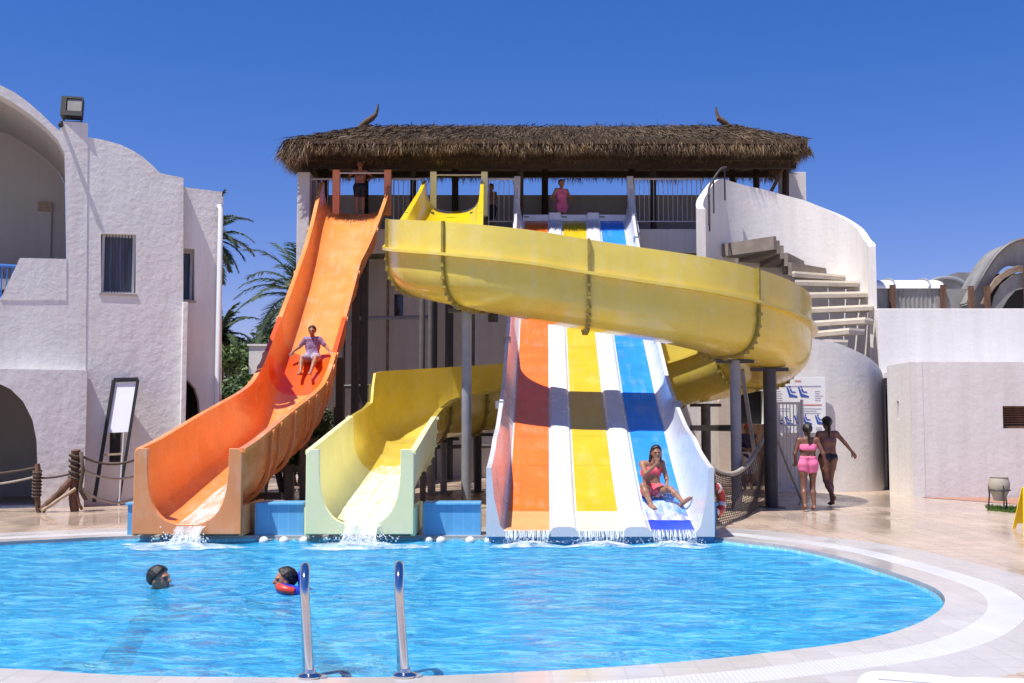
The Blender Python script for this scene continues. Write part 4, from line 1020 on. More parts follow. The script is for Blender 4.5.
for px in (891.5, 968.5-1): 
    p = q(min(px, 942), 300); MB().box2((p.x-.06, Yc-.12, zb0), (p.x+.06, Yc-.02, zt0+.06)).build('post', M['wood'], cp)
for px in (897, 932):
    p = q(px, 283); MB().tube([Vector((p.x-.10+.02*k, Yc-.07+1.3*(1-math.cos(k/8*math.pi/2)), zt0+(zt1-zt0+.13)*math.sin(k/8*math.pi/2))) for k in range(9)], .028, 6).build('roof_rib', M['steel'], cp)
cb_ = canopy('roof_canopy', 'small grey barrel canopy rising behind the white curved roof strip', None, (P(950,280,31).x, 31, zup))
c0 = P(946, 284, 31); rr = P(968,284,31).x-c0.x
rings = []
for yy in (31, 31.06, 34):
    rings.append([Vector((c0.x+rr*math.cos(math.pi*k/14), yy, c0.z-.2+rr*.62*math.sin(math.pi*k/14))) for k in range(15)])
MB().loft(rings, closed=False).build('curved_roof', M['panel'], cb_, smooth=60, recalc=False)
MB().add([Vector((c0.x+rr*.97*math.cos(math.pi*k/14), 31.03, c0.z-.2+rr*.60*math.sin(math.pi*k/14))) for k in range(15)], [tuple(range(15))]).build('gable_panel', M['panel'], cb_)
MB().tube([Vector((c0.x+rr*math.cos(math.pi*k/14), 30.98, c0.z-.2+rr*.62*math.sin(math.pi*k/14))) for k in range(15)], .05, 6).build('arch_rim', M['steel'], cb_)
a_, b_ = P(958,272,31.2), P(1000,300,31.2)
MB().box2((a_.x, 31.3, b_.z-.4), (b_.x, 34, a_.z)).build('side_panel', M['panel'], cb_)
# large arched canopy at the right edge
bc = canopy('roof_canopy', 'large arched corrugated canopy with torn stained skirt at the right edge', None, (P(1010,300,27.2).x, 27.2, zup))
Yb = 27.2; q2 = lambda x, y: P(x, y, Yb)
arch = [(966,303),(974,288),(983,272),(993,257),(1005,246),(1018,240.5),(1032,238.5),(1060,243),(1085,258),(1105,285),(1112,303)]
arch3 = [q2(x, y) for x, y in arch]
low = [(978,303),(988,287),(999,272),(1008,266),(1018,266.5),(1030,265),(1060,266),(1080,276),(1092,290),(1098,303)]
low3 = [q2(x, y) for x, y in low]
m = MB(); A2 = [(p.x, p.z) for p in arch3]; L2 = [(p.x, p.z) for p in low3]
L2 = L2
m.plate([(p[0], p[1]) for p in catmull([(x, z, 0) for x, z in A2], 4, False)]+[(p[0], p[1]) for p in catmull([(x, z, 0) for x, z in L2], 4, False)][::-1], [], lambda a_, b_, d: Vector((a_, Yb+d, b_)), 0, .05)
m.build('gable_panel', M['panel'], bc)
rings = [[p+Vector((0, dy, 0)) for p in catmull(arch3, 4, False)] for dy in (-.12, .9)]
MB().loft(rings+[[p+Vector((0,0,-.05)) for p in r] for r in rings[::-1]], closed=False).build('curved_roof', M['panel'], bc, smooth=50, recalc=False)
MB().tube([p+Vector((0,-.13,0)) for p in catmull(arch3, 4, False)], .05, 6).build('arch_rim', M['steel_mid'], bc, smooth=60)
sk = [(978,305),(985,290),(992,279),(1004,270),(1016,266),(1026,269),(1020,277),(1010,284),(1000,292),(992,300),(984,306)]
MB().plate([(q2(x, y).x, q2(x, y).z) for x, y in sk[:6]+[(1026,272),(1014,273),(1002,279),(993,288),(985,299),(982,306)]], [], lambda a_, b_, d: Vector((a_, Yb-.16+d, b_)), 0, .06).build('rolled_skirt', M['panel_rust'], bc, bevel=.02)
MB().plate([(q2(x, y).x, q2(x, y).z) for x, y in [(990,309),(993,297),(1000,285),(1012,275),(1026,271),(1026,288),(1014,291),(1007,299),(1001,309)]], [], lambda a_, b_, d: Vector((a_, Yb-.06+d, b_)), 0, .04).build('side_panel', M['panel'], bc)
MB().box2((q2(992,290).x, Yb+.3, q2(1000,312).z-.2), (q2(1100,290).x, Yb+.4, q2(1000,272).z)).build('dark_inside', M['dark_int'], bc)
for px in (968, 984, 1023.5):
    p = q2(px, 300); MB().box2((p.x-.06, Yb-.24, zb0-.1), (p.x+.06, Yb-.14, q2(px, 287 if px < 1000 else 266).z)).build('post', M['wood'], bc)
MB().add([(q2(942,300).x, Yb+.4, zb0), (q2(992,300).x, Yb+.4, zb0), (q2(992,300).x, Yb+.4, q2(980,287).z), (q2(942,300).x, Yb+.4, q2(950,287).z)], [(0,1,2,3)]).build('back_panel', M['panel'], bc)
# ================================================================== planting on the left, behind the slides
def frond_mesh(m, base, az, el, L_, rnd, droop=1.0, leaf=.42, wide=.030):
    pts = []; d = Vector((math.cos(az)*math.cos(el), math.sin(az)*math.cos(el), math.sin(el))); p = Vector(base); n = 12
    for k in range(n+1):
        pts.append(p.copy()); p += d*(L_/n); d = (d+Vector((0,0,-.10*droop*(1+k/n)))).normalized()
    m.tube(pts, [.035*(1-k/(n+1))+.006 for k in range(n+1)], 5)
    for k in range(1, n*4):
        t = k/(n*4); i = min(int(t*n), n-1); c = pts[i].lerp(pts[i+1], t*n-i); dd = (pts[i+1]-pts[i]).normalized()
        sd_ = dd.cross(Vector((0,0,1))).normalized(); ll = leaf*math.sin(math.pi*min(.97, .12+.82*t))**.6*(L_/2.4)
        for sg in (-1, 1):
            dr = (sd_*sg*.8+dd*.75+Vector((0,0,rnd.uniform(-.25,.25)))).normalized(); tip = c+dr*ll+Vector((0,0,-.10*ll)); wv = dd*wide
            m.add([c-wv, c+wv, c.lerp(tip, .5)+wv*.8, tip, c.lerp(tip, .5)-wv*.8], [(0,1,2,3,4)])
def palm(px, py, Y, h_extra, L_, n, seed, label, lean=0.0):
    rnd = random.Random(seed); c = P(px, py, Y)
    t = thing('palm_tree', label, 'palm tree', (c.x-lean, Y, 0), 'palm trees left of the slides')
    pts = [Vector((c.x-lean*(1-k/6)**2, Y, c.z*k/6)) for k in range(7)]
    MB().tube(pts, [.24, .2, .17, .16, .15, .16, .2], 10).build('trunk', M['bark'], t, smooth=60)
    m = MB()
    for k in range(n):
        az = k*2.399+rnd.uniform(-.25,.25); el = math.radians(lerp(78, -22, (k+.5)/n)+rnd.uniform(-8,8))
        frond_mesh(m, c+Vector((0,0,.05)), az, el, L_*rnd.uniform(.85,1.1), rnd)
    m.build('crown', M['palm'], t, recalc=False)
    return t
palm(208, 243, 36, 0, 1.75, 34, 1, 'tall palm whose fronds show past the white building corner')
palm(304, 300, 40, 0, 2.9, 40, 2, 'broad palm with its crown half hidden behind the orange slide')
palm(219, 341, 35, 0, 1.5, 34, 3, 'low palm at the corner of the white building above the shrubs')
def bush(px, py, Y, rx, rz, mat, seed, label, name='shrub', cat='shrub', n=1500, leaf=.09, z0=0.0, grp=None):
    rnd = random.Random(seed); c = P(px, py, Y)
    t = thing(name, label, cat, (c.x, Y, 0), grp)
    st_ = MB()
    for k in range(7):
        an = rnd.random()*6.28; st_.tube([(c.x+.06*math.cos(an), Y+.06*math.sin(an), -.02), (c.x+rx*.3*math.cos(an), Y+rx*.3*math.sin(an), max(.1, c.z*.6)), (c.x+rx*.6*math.cos(an), Y+rx*.6*math.sin(an), max(.2, c.z+rz*.3))], [.06, .04, .012], 6)
    st_.build('trunk' if name == 'tree' else 'stem', M['bark'], t)
    m = MB(); blobs = []
    for k in range(11):
        an = rnd.random()*6.28; r_ = rnd.uniform(.25,.8); blobs.append((Vector((c.x+rx*r_*math.cos(an), Y+rx*.8*r_*math.sin(an), c.z+rz*rnd.uniform(-.7,.75))), rnd.uniform(.3,.52)))
    for k in range(n):
        b_, br_ = rnd.choice(blobs); v = Vector((rnd.gauss(0,1), rnd.gauss(0,1), rnd.gauss(0,1))).normalized()*rnd.uniform(.55,1.05)
        p = b_+Vector((v.x*rx*br_, v.y*rx*br_, v.z*rz*br_)); 
        if p.z < z0+.05: continue
        a_ = Vector((rnd.gauss(0,1), rnd.gauss(0,1), rnd.gauss(0,.7))).normalized(); b2 = a_.cross(v+Vector((.01,0,.02))).normalized(); l_ = leaf*rnd.uniform(.6,1.4)
        m.add([p-a_*l_, p+b2*l_*.38, p+a_*l_, p-b2*l_*.38], [(0,1,2,3)])
    m.build('crown' if name == 'tree' else 'foliage', mat, t, recalc=False)
    return t
bush(268, 338, 42, 1.1, 1.0, M['leaf'], 4, 'small dark round tree left of the orange slide behind the white block', 'tree', 'tree', 2200, .10)
G1 = 'shrubs behind the white building'
bush(228, 378, 33, .75, .9, M['leaf_lit'], 5, 'light green leafy shrub against the corner of the white building', grp=G1, n=2200)
bush(246, 372, 34.5, .8, .85, M['leaf_lit'], 6, 'light green shrub left of the small white block', grp=G1, n=2200)
bush(238, 398, 31.5, .8, .7, M['leaf'], 7, 'darker green shrub low beside the orange slide run', grp=G1, n=2000)
bush(232, 352, 36.5, .75, .6, M['leaf'], 8, 'dark shrub standing under the low palm fronds', grp=G1, n=1600)
G2 = 'shrubs under the slides'
for k, (px, py, Y, rx, rz, lab) in enumerate(((262, 452, 23.2, .7, .55, 'dark shrub under the lower run of the orange slide'), (285, 440, 25.5, .9, .75, 'dark shrub behind the square steel legs of the orange slide'), (306, 446, 24.2, .7, .7, 'dark shrub filling the gap left of the pale yellow slide'), (298, 425, 28, .9, .8, 'taller dark shrub below the bend of the orange slide'))):
    bush(px, py, Y, rx, rz, M['leaf'], 20+k, lab, grp=G2, n=1700, leaf=.08)
blk = thing('garden_wall', 'short white plastered wall end between the palms and the orange slide', 'wall', (*P(256,400,33).xy, 0))
a, b = P(249, 346, 33), P(268, 346, 33)
MB().box2((a.x, 33, -.05), (b.x, 33.3, a.z)).build('wall', M['stucco_smooth'], blk, bevel=.012)
MB().box2((a.x-.05, 32.96, a.z), (b.x+.05, 33.34, a.z+.06)).build('coping', M['stucco_smooth'], blk)
gw = thing('garden_wall', 'low pale boundary wall behind the shrubs and palms', 'wall', (P(240,400,38).x, 38, 0))
MB().box2((P(180,400,38).x, 38, -.05), (P(330,400,38).x, 38.25, P(240,353,38).z)).build('wall', M['stucco_smooth'], gw)
MB().box2((P(180,400,38).x, 37.95, P(240,353,38).z), (P(330,400,38).x, 38.3, P(240,351,38).z)).build('coping', M['stucco_smooth'], gw)
# ================================================================== people (one continuous skin surface each, from a blended distance field)
V = lambda *a: np.array(a, float)
class Field:
    def __init__(s, lo, hi, h):
        s.lo = np.array(lo, float); s.h = h; s.n = np.ceil((np.array(hi)-s.lo)/h).astype(int)+1
        s.ax = [s.lo[i]+h*np.arange(s.n[i]) for i in range(3)]
        s.D = np.full(s.n, .12)
    def sub(s, lo, hi):
        a = np.clip(np.floor((lo-s.lo)/s.h).astype(int), 0, s.n-1); b = np.clip(np.ceil((hi-s.lo)/s.h).astype(int)+1, 1, s.n)
        sl_ = tuple(slice(a[i], b[i]) for i in range(3))
        X = s.ax[0][sl_[0]][:, None, None]; Y = s.ax[1][sl_[1]][None, :, None]; Z = s.ax[2][sl_[2]][None, None, :]
        return sl_, X, Y, Z
    def put(s, sl_, d, k):
        cur = s.D[sl_]
        if k > 0:
            hh = np.maximum(k-np.abs(cur-d), 0)/k; s.D[sl_] = np.minimum(cur, d)-hh*hh*k*.25
        else: s.D[sl_] = np.minimum(cur, d)
    def cone(s, a, b, ra, rb, k=.02):
        a, b = np.array(a, float), np.array(b, float); R = max(ra, rb)+.06
        sl_, X, Y, Z = s.sub(np.minimum(a, b)-R, np.maximum(a, b)+R)
        ba = b-a; L2 = max(1e-9, ba @ ba)
        t = np.clip(((X-a[0])*ba[0]+(Y-a[1])*ba[1]+(Z-a[2])*ba[2])/L2, 0, 1)
        d = np.sqrt((X-a[0]-t*ba[0])**2+(Y-a[1]-t*ba[1])**2+(Z-a[2]-t*ba[2])**2)-(ra+(rb-ra)*t)
        s.put(sl_, d, k)
    def ell(s, c, R, r, k=.02, carve=False):      # ellipsoid with axes = columns of R
        c = np.array(c, float); r = np.array(r, float); m = r.max()+.06
        sl_, X, Y, Z = s.sub(c-m, c+m)
        q = [((X-c[0])*R[0, i]+(Y-c[1])*R[1, i]+(Z-c[2])*R[2, i]) for i in range(3)]
        k0 = np.sqrt(sum((q[i]/r[i])**2 for i in range(3))); k1 = np.sqrt(sum((q[i]/r[i]**2)**2 for i in range(3)))
        d = k0*(k0-1)/np.maximum(k1, 1e-6)
        if carve: 
            cur = s.D[sl_]; hh = np.maximum(k-np.abs(cur+d), 0)/k; s.D[sl_] = np.maximum(cur, -d)+hh*hh*k*.25
        else: s.put(sl_, d, k)
    def mesh(s):
        return surfnet(s.D, s.lo, s.h)
def surfnet(D, lo, h):
    S = D < 0; n = np.array(D.shape)-1
    cnt = np.zeros(n, int)
    for i in (0,1):
        for j in (0,1):
            for k in (0,1): cnt += S[i:n[0]+i, j:n[1]+j, k:n[2]+k]
    act = (cnt > 0) & (cnt < 8); C = np.argwhere(act); idx_ = -np.ones(n, int); idx_[act] = np.arange(len(C))
    pos = np.zeros((len(C), 3)); num = np.zeros(len(C))
    corners = [(i, j, k) for i in (0,1) for j in (0,1) for k in (0,1)]
    val = {c: D[C[:,0]+c[0], C[:,1]+c[1], C[:,2]+c[2]] for c in corners}
    for c in corners:
        for ax in range(3):
            if c[ax] == 0:
                e_ = list(c); e_[ax] = 1; e_ = tuple(e_); a, b = val[c], val[e_]; cr = (a < 0) != (b < 0)
                t = np.where(cr, a/np.where(a == b, 1, a-b), 0); p = np.tile(np.array(c, float), (len(C), 1)); p[:, ax] += t
                pos[cr] += p[cr]; num[cr] += 1
    v = lo+h*(C+pos/num[:, None]); quads = []
    for ax in range(3):
        a1, a2 = [(1,2),(2,0),(0,1)][ax]
        sl0 = [slice(1, n[i]) for i in range(3)]; sl0[ax] = slice(0, n[ax]); sl1 = list(sl0); sl1[ax] = slice(1, n[ax]+1)
        A, B = S[tuple(sl0)], S[tuple(sl1)]; E = np.argwhere(A != B)
        flip = A[E[:,0], E[:,1], E[:,2]]
        base = E.copy(); base[:, a1] += 1; base[:, a2] += 1
        def at(d1, d2):
            q = base.copy(); q[:, a1] -= d1; q[:, a2] -= d2; return idx_[q[:,0], q[:,1], q[:,2]]
        q = np.stack([at(1,1), at(0,1), at(0,0), at(1,0)], 1)
        q[~flip] = q[~flip][:, ::-1]; quads.append(q)
    Q = np.concatenate(quads); Q = Q[(Q >= 0).all(1)]
    return v, Q
def unit(a): a = np.array(a, float); return a/np.linalg.norm(a)
def frame(f, up=(0,0,1)):       # columns: right, forward, up
    f = unit(f); r = unit(np.cross(f, up)); u = np.cross(r, f); return np.stack([r, f, u], 1)
def person(label, J, loc, rot, s, skin, hair, clothes, group=None, hairstyle='short', h=.0085, extras=None, cap=None):
    J = {k: np.array(v, float) for k, v in J.items()}
    fd = unit(J.get('face', V(0,-1,0))); R = frame(fd); hc = J['head']; G_ = {}
    pts = np.array(list(v for k, v in J.items() if k != 'face'))
    lo, hi = pts.min(0)-.24, pts.max(0)+.24
    sR = unit(J['shR']-J['shL'])
    def torso(F_, g=0.0):
        up = unit(J['neck']-J['pel']); fw = unit(np.cross(up, sR))
        for sg, S_ in ((-1, 'L'), (1, 'R')):
            sh, hp = J['sh'+S_], J['hp'+S_]
            rib = J['che']+sR*sg*.068; wa = J['pel']*.55+J['che']*.45+sR*sg*.058
            F_.cone(sh-sR*sg*.05-up*.015, rib, .058+g, .082+g, .05); F_.cone(rib, wa, .082+g, .072+g, .04); F_.cone(wa, hp+up*.03, .072+g, .088+g, .04)
            F_.cone(hp+up*.02, hp*.6+J['kn'+S_]*.4, .088+g, .072+g, .04)
            F_.ell(hp-fw*.045+up*.0, np.stack([sR, fw, up], 1), (.078+g, .07+g, .085+g), .04)
        F_.cone(J['che'], J['neck']-up*.05, .075+g, .05+g, .05)
        F_.cone(J['shL'], J['shR'], .045+g, .045+g, .04)
    def limbs(F_, g=0.0, arms=True, legs=True):
        for S_ in 'LR':
            if legs:
                F_.cone(J['hp'+S_], J['kn'+S_], .078+g, .050+g, .03); calf = J['kn'+S_]*.68+J['an'+S_]*.32
                F_.cone(J['kn'+S_], calf, .046+g, .052+g, .025); F_.cone(calf, J['an'+S_], .052+g, .031+g, .025)
            if arms:
                F_.cone(J['sh'+S_], J['el'+S_], .046+g, .034+g, .03); F_.cone(J['el'+S_], J['wr'+S_], .035+g, .024+g, .02)
    B = Field(lo, hi, h); torso(B); limbs(B)
    # feet with a heel, instep and five toes
    for S_ in 'LR':
        a, t_ = J['an'+S_], J['to'+S_]; f = unit(t_-a*V(1,1,1)+V(0,0,0)); heel = a-f*.045+V(0,0,-.025) if abs(f[2]) < .8 else a
        B.cone(a, heel, .030, .028, .02); ball = a*.25+t_*.75; B.cone(a, ball, .030, .030, .025); B.cone(heel, ball, .026, .026, .02)
        sd_ = np.cross(f, V(0,0,1)); sd_ = unit(sd_) if np.linalg.norm(sd_) > .1 else V(1,0,0)
        for q in range(5):
            b0 = ball+sd_*(q-2)*.014; B.cone(b0, b0+f*(.052-.005*abs(q-1)), .0105, .009, .008)
    # hands
    for S_ in 'LR':
        el, wr = J['el'+S_], J['wr'+S_]; hd = unit(J['hd'+S_]) if 'hd'+S_ in J else unit(wr-el)
        nrm = V(0,-1,0)+V(.25,0,0); sd_ = np.cross(hd, nrm); sd_ = unit(sd_) if np.linalg.norm(sd_) > .2 else unit(np.cross(hd, V(0,0,1))); nn = np.cross(sd_, hd)
        for q in (-1, 0, 1): B.cone(wr+sd_*q*.012, wr+hd*.075+sd_*q*.022, .019, .016, .012)
        for q, ln in enumerate((.058, .070, .074, .064)):
            b0 = wr+hd*.078+sd_*(q-1.5)*.0195; m_ = b0+hd*ln*.55+nn*.010; e_ = m_+hd*ln*.42+nn*.022
            B.cone(b0, m_, .0095, .0088, .006); B.cone(m_, e_, .0088, .0075, .004)
        b0 = wr+hd*.025-sd_*.030; m_ = b0+hd*.032-sd_*.026+nn*.008; B.cone(b0, m_, .0125, .0105, .012); B.cone(m_, m_+hd*.032-sd_*.004+nn*.01, .0105, .0085, .005)
    # neck and head
    B.cone(J['neck']-V(0,0,.03), hc+R @ V(0,-.02,-.06), .047, .045, .03)
    def head(F_, g=0.0):
        F_.ell(hc+R @ V(0,-.012,.025), R, (.073+g, .092+g, .085+g), .02); F_.ell(hc+R @ V(0,.022,-.035), R, (.058+g, .066+g, .078+g), .03)
    head(B)
    B.cone(hc+R @ V(0,.045,-.085), hc+R @ V(0,.062,-.078), .026, .02, .02)               # chin
    B.cone(hc+R @ V(0,.085,.012), hc+R @ V(0,.104,-.022), .010, .014, .012)                # nose
    for sg in (-1, 1):
        B.ell(hc+R @ V(sg*.031,.088,.008), R, (.016,.012,.011), .012, carve=True)           # eye socket
        B.ell(hc+R @ V(sg*.073,-.008,-.012), R, (.012,.022,.032), .008)                     # ear
        B.cone(hc+R @ V(sg*.012,.082,.026), hc+R @ V(sg*.048,.074,.026), .009, .008, .012)  # brow
    B.cone(hc+R @ V(-.02,.080,-.052), hc+R @ V(.02,.080,-.052), .010, .010, .010)          # lips
    cr, sr = math.cos(rot), math.sin(rot)
    def W(v):
        v = np.asarray(v)*s; return np.stack([loc[0]+v[:,0]*cr-v[:,1]*sr, loc[1]+v[:,0]*sr+v[:,1]*cr, loc[2]+v[:,2]], 1)
    t = thing('person', label, 'person', loc, group)
    def emit(v, q, name, mat, par):
        me = bpy.data.meshes.new(name); w_ = W(v)-np.array(loc)
        me.from_pydata(w_.tolist(), [], q.tolist()); me.materials.append(mat); me.polygons.foreach_set('use_smooth', [True]*len(me.polygons)); me.update()
        o = bpy.data.objects.new(name, me); COL.objects.link(o); o.parent = par; ORG[o.name] = Vector(loc); return o
    v, q = B.mesh(); body = emit(v, q, 'body', skin, t)
    # face details
    for sg in (-1, 1):
        m = MB(); m.ball((0,0,0), .0095, 6); vv = np.array(m.v)+(hc+R @ V(sg*.031,.078,.008))
        o = emit(vv, np.array([f[:4] for f in m.f if len(f) == 4]), 'eye', M['eye'], t)
    m = MB(); m.tube([tuple(R @ V(a_, .090-abs(a_)*.25, -.052)+hc) for a_ in (-.022,-.011,0,.011,.022)], [.003,.006,.007,.006,.003], 6)
    emit(np.array(m.v), np.array([f for f in m.f if len(f) == 4]), 'mouth', M['lips'], t)
    # clothes: shells that follow the same body field, trimmed to a region
    def region(F_, caps):
        Rg = Field(lo, hi, h); Rg.D[:] = .5
        for (a, b, ra, rb) in caps:
            a, b = np.array(a, float), np.array(b, float); X, Y, Z = F_.ax[0][:,None,None], F_.ax[1][None,:,None], F_.ax[2][None,None,:]
            ba = b-a; L2 = max(1e-9, ba @ ba); t_ = np.clip(((X-a[0])*ba[0]+(Y-a[1])*ba[1]+(Z-a[2])*ba[2])/L2, 0, 1)
            d = np.sqrt((X-a[0]-t_*ba[0])**2+(Y-a[1]-t_*ba[1])**2+(Z-a[2]-t_*ba[2])**2)-(ra+(rb-ra)*t_); Rg.D = np.minimum(Rg.D, d)
        return Rg.D
    for (name, mat, caps, arms, legs, g) in clothes:
        C_ = Field(lo, hi, h); torso(C_, g); limbs(C_, g, arms, legs)
        C_.D = np.maximum(C_.D, region(C_, caps)); v, q = C_.mesh()
        if len(q): emit(v, q, name, mat, t)
    # hair
    Hf = Field(lo, hi, h); head(Hf, .019); X, Y, Z = Hf.ax[0][:,None,None], Hf.ax[1][None,:,None], Hf.ax[2][None,None,:]
    qf = (X-hc[0])*R[0,1]+(Y-hc[1])*R[1,1]+(Z-hc[2])*R[2,1]; qu = (X-hc[0])*R[0,2]+(Y-hc[1])*R[1,2]+(Z-hc[2])*R[2,2]
    cut_ = (.022+.95*qf)-qu+np.maximum(qf-.05, 0)*.6
    Hf.D = np.maximum(Hf.D, cut_)
    if hairstyle == 'long':
        for sg in (-1, 0, 1):
            Hf.cone(hc+R @ V(sg*.065,-.05,0), hc+R @ V(sg*.075,-.045,-.14), .035, .032, .02); Hf.cone(hc+R @ V(sg*.075,-.045,-.14), hc+R @ V(sg*.07,-.02,-.30), .032, .018, .02)
    if hairstyle == 'tail':
        Hf.ell(hc+R @ V(0,-.105,.03), R, (.035,.035,.035), .02)
        Hf.cone(hc+R @ V(0,-.115,.01), hc+R @ V(0,-.12,-.12), .026, .022, .015); Hf.cone(hc+R @ V(0,-.12,-.12), hc+R @ V(0,-.115,-.26), .022, .010, .012)
    if hairstyle == 'bun': Hf.ell(hc+R @ V(0,-.075,.085), R, (.042,.042,.038), .02)
    Hf.D += .0025*np.sin(X*110+2*np.sin(Z*40))*np.sin(Z*90+Y*120)+.003*np.sin(X*260+Y*210)*np.sin(Z*240)
    v, q = Hf.mesh(); emit(v, q, 'hair', hair, t)
    if cap:
        Cf = Field(lo, hi, h); head(Cf, .022); qu2 = (X-hc[0])*R[0,2]+(Y-hc[1])*R[1,2]+(Z-hc[2])*R[2,2]
        Cf.D = np.maximum(Cf.D, .035-qu2); Cf.ell(hc+R @ V(0,.11,.045), R, (.065,.06,.010), .006); v, q = Cf.mesh(); emit(v, q, 'cap', cap, t)
    if extras: extras(t, emit, J, R, hc)
    return t
def stand(**k):
    J = dict(pel=(0,0,.88), che=(0,.0,1.16), neck=(0,.01,1.37), head=(0,-.015,1.50), shL=(-.165,.0,1.31), shR=(.165,.0,1.31), elL=(-.22,.03,1.05), elR=(.22,.03,1.05), wrL=(-.23,-.04,.82), wrR=(.23,-.04,.82),
             hpL=(-.085,0,.84), hpR=(.085,0,.84), knL=(-.085,-.01,.45), knR=(.085,-.01,.45), anL=(-.08,.02,.075), anR=(.08,.02,.075), toL=(-.09,-.15,.03), toR=(.09,-.15,.03), face=(0,-1,0))
    J.update(k); return J
def briefs(J, r=.15, dz=0.0):
    p = np.array(J['pel'], float); return [(p+V(-.09,0,-.035+dz), p+V(.09,0,-.035+dz), r*.72, r*.72)]
def shorts(J, f=.62):
    p = np.array(J['pel'], float); out = [(p+V(-.08,0,0), p+V(.08,0,0), .12, .12)]
    for S_ in 'LR':
        a, b = np.array(J['hp'+S_], float), np.array(J['kn'+S_], float); out.append((a, a+(b-a)*f, .125, .105))
    return out
def bra(J): c = np.array(J['che'], float); return [(c+V(-.12,y_,.02), c+V(.12,y_,.02), .058, .058) for y_ in (-.09, -.03, .03, .09)]
def shirt(J, sleeve=.45):
    c, p, n_ = [np.array(J[k], float) for k in ('che', 'pel', 'neck')]; out = [(p*.8+c*.2, n_-(n_-c)*.35, .20, .17)]
    for S_ in 'LR':
        a, b = np.array(J['sh'+S_], float), np.array(J['el'+S_], float); out.append((a, a+(b-a)*sleeve, .085, .075))
    return out
# 1 child riding the orange slide
Yk = 24.75; zk = floor_o(Yk)-.02
J = dict(pel=(0,.05,.11), che=(0,.09,.38), neck=(0,.06,.585), head=(.0,.0,.715), shL=(-.155,.07,.53), shR=(.155,.07,.53), elL=(-.29,.06,.36), elR=(.31,.04,.36), wrL=(-.40,-.12,.24), wrR=(.43,-.13,.24), hdL=(-.3,-.5,-.7), hdR=(.3,-.6,-.6),
         hpL=(-.09,.02,.10), hpR=(.09,.02,.10), knL=(-.16,-.36,.09), knR=(.15,-.36,.10), anL=(-.13,-.62,-.25), anR=(.09,-.64,-.24), toL=(-.15,-.80,-.27), toR=(.10,-.82,-.27), face=(0,-1,-.12))
person('child in purple patterned top and pale shorts riding down the orange slide', J, (OX+.05, Yk, zk), 0, 1.02, M['skin'], M['hair_brown'],
       [('top', M['purple'], shirt(J, .55), True, False, .013), ('shorts', M['plaid'], shorts(J, .70), False, True, .018)])
# 2 standing at the top of the orange slide, hands on the bar
pt = P(361.5, 216, 30.75)
J = stand(elL=(-.36,.06,1.16), elR=(.36,.06,1.16), wrL=(-.27,-.26,1.03), wrR=(.27,-.26,1.03), hdL=(.2,-.8,-.5), hdR=(-.2,-.8,-.5), head=(0,-.05,1.49), face=(0,-1,-.25))
person('bare-chested person in dark shorts standing at the orange slide top, hands on the bar', J, (pt.x, 30.40, 7.28), 0, 1.0, M['skin'], M['hair_brown'], [('shorts', M['navy'], shorts(J, .45), False, True, .016)])
# 3 figure behind the rail right of the yellow gate
pt = P(491, 210, 31.6)
J = stand(elR=(.26,-.08,1.12), wrR=(.14,-.26,1.16), elL=(-.24,.05,1.06), wrL=(-.16,-.18,1.0))
person('shaded child standing behind the rail right of the yellow slide entrance', J, (pt.x, 31.6, 6.92), -.7, .98, M['skin'], M['hair'], [('shorts', M['navy'], shorts(J, .55), False, True, .016)])
# 4 girl above the three lanes
pt = P(561.5, 190, 31.45)
J = stand(elR=(.30,-.02,1.08), wrR=(.19,-.20,1.05), elL=(-.30,.02,1.08), wrL=(-.24,-.20,.98), head=(0,-.02,1.50))
person('girl in a pale pink swimsuit standing above the starting boxes of the three lanes', J, (pt.x, 31.45, 6.92), .45, 1.04, M['skin_pale'], M['hair_brown'],
       [('swimsuit', M['pink'], [((0,0,.86), (0,0,1.20), .20, .17)], False, False, .012)], hairstyle='bun')
# 5 girl on the blue lane, hand to mouth, one leg out to the side
Yg = 17.15; zg = tz(Yg)+.02; xg = P(653, 480, Yg).x
J = dict(pel=(-.02,.02,.11), che=(-.03,.02,.38), neck=(.0,-.02,.575), head=(.045,-.075,.70), shL=(-.17,.02,.52), shR=(.145,-.0,.53), elL=(-.14,-.20,.37), wrL=(.035,-.255,.535), hdL=(.15,.35,.9), elR=(.21,-.05,.29), wrR=(.19,-.24,.17), hdR=(-.1,-.8,-.3),
         hpL=(-.10,-.0,.09), hpR=(.08,.0,.09), knL=(-.20,-.34,.19), knR=(.24,-.30,.13), anL=(-.10,-.54,-.10), anR=(.40,-.50,-.05), toL=(-.06,-.69,-.13), toR=(.52,-.57,.03), face=(.10,-1,-.12))
person('girl in a coral bikini sitting on the blue lane with a hand at her mouth', J, (xg, Yg, zg), 0, .97, M['skin'], M['hair'],
       [('bikini_top', M['coral'], [(V(-.14,.0,.40), V(.13,.0,.41), .085, .085)], False, False, .012), ('bikini_bottom', M['coral'], [(V(-.12,-.02,.10), V(.10,-.02,.10), .12, .12)], False, True, .012)], hairstyle='long')
spray((xg+.22, Yg-.45, zg-.05), (.20, .12), 170, .11, 31, 'white spray thrown up around the girl on the blue lane', (.002, .006))
spray((xg-.15, Yg-.55, zg-.12), (.16, .10), 70, .05, 32, 'small white spray by the foot of the girl on the blue lane', (.002, .005))
def lane_wash():
    m = MB(); rings = []; rnd = random.Random(9)
    for k in range(9):
        y = Yg-.25-.11*k; w_ = .5+.03*k
        rings.append([Vector((xg+.06+w_*(q/10-.5), y, tz(y)+.022+.05*math.exp(-((q-5)/3.2)**2)*math.exp(-((k-2)/2.5)**2)+rnd.uniform(0,.012))) for q in range(11)])
    m.loft(rings, closed=False)
    tag(m.build('lane_wash', M['stream'], smooth=180, recalc=False), 'white water washing down the blue lane in front of the seated girl', 'water', kind='stuff')
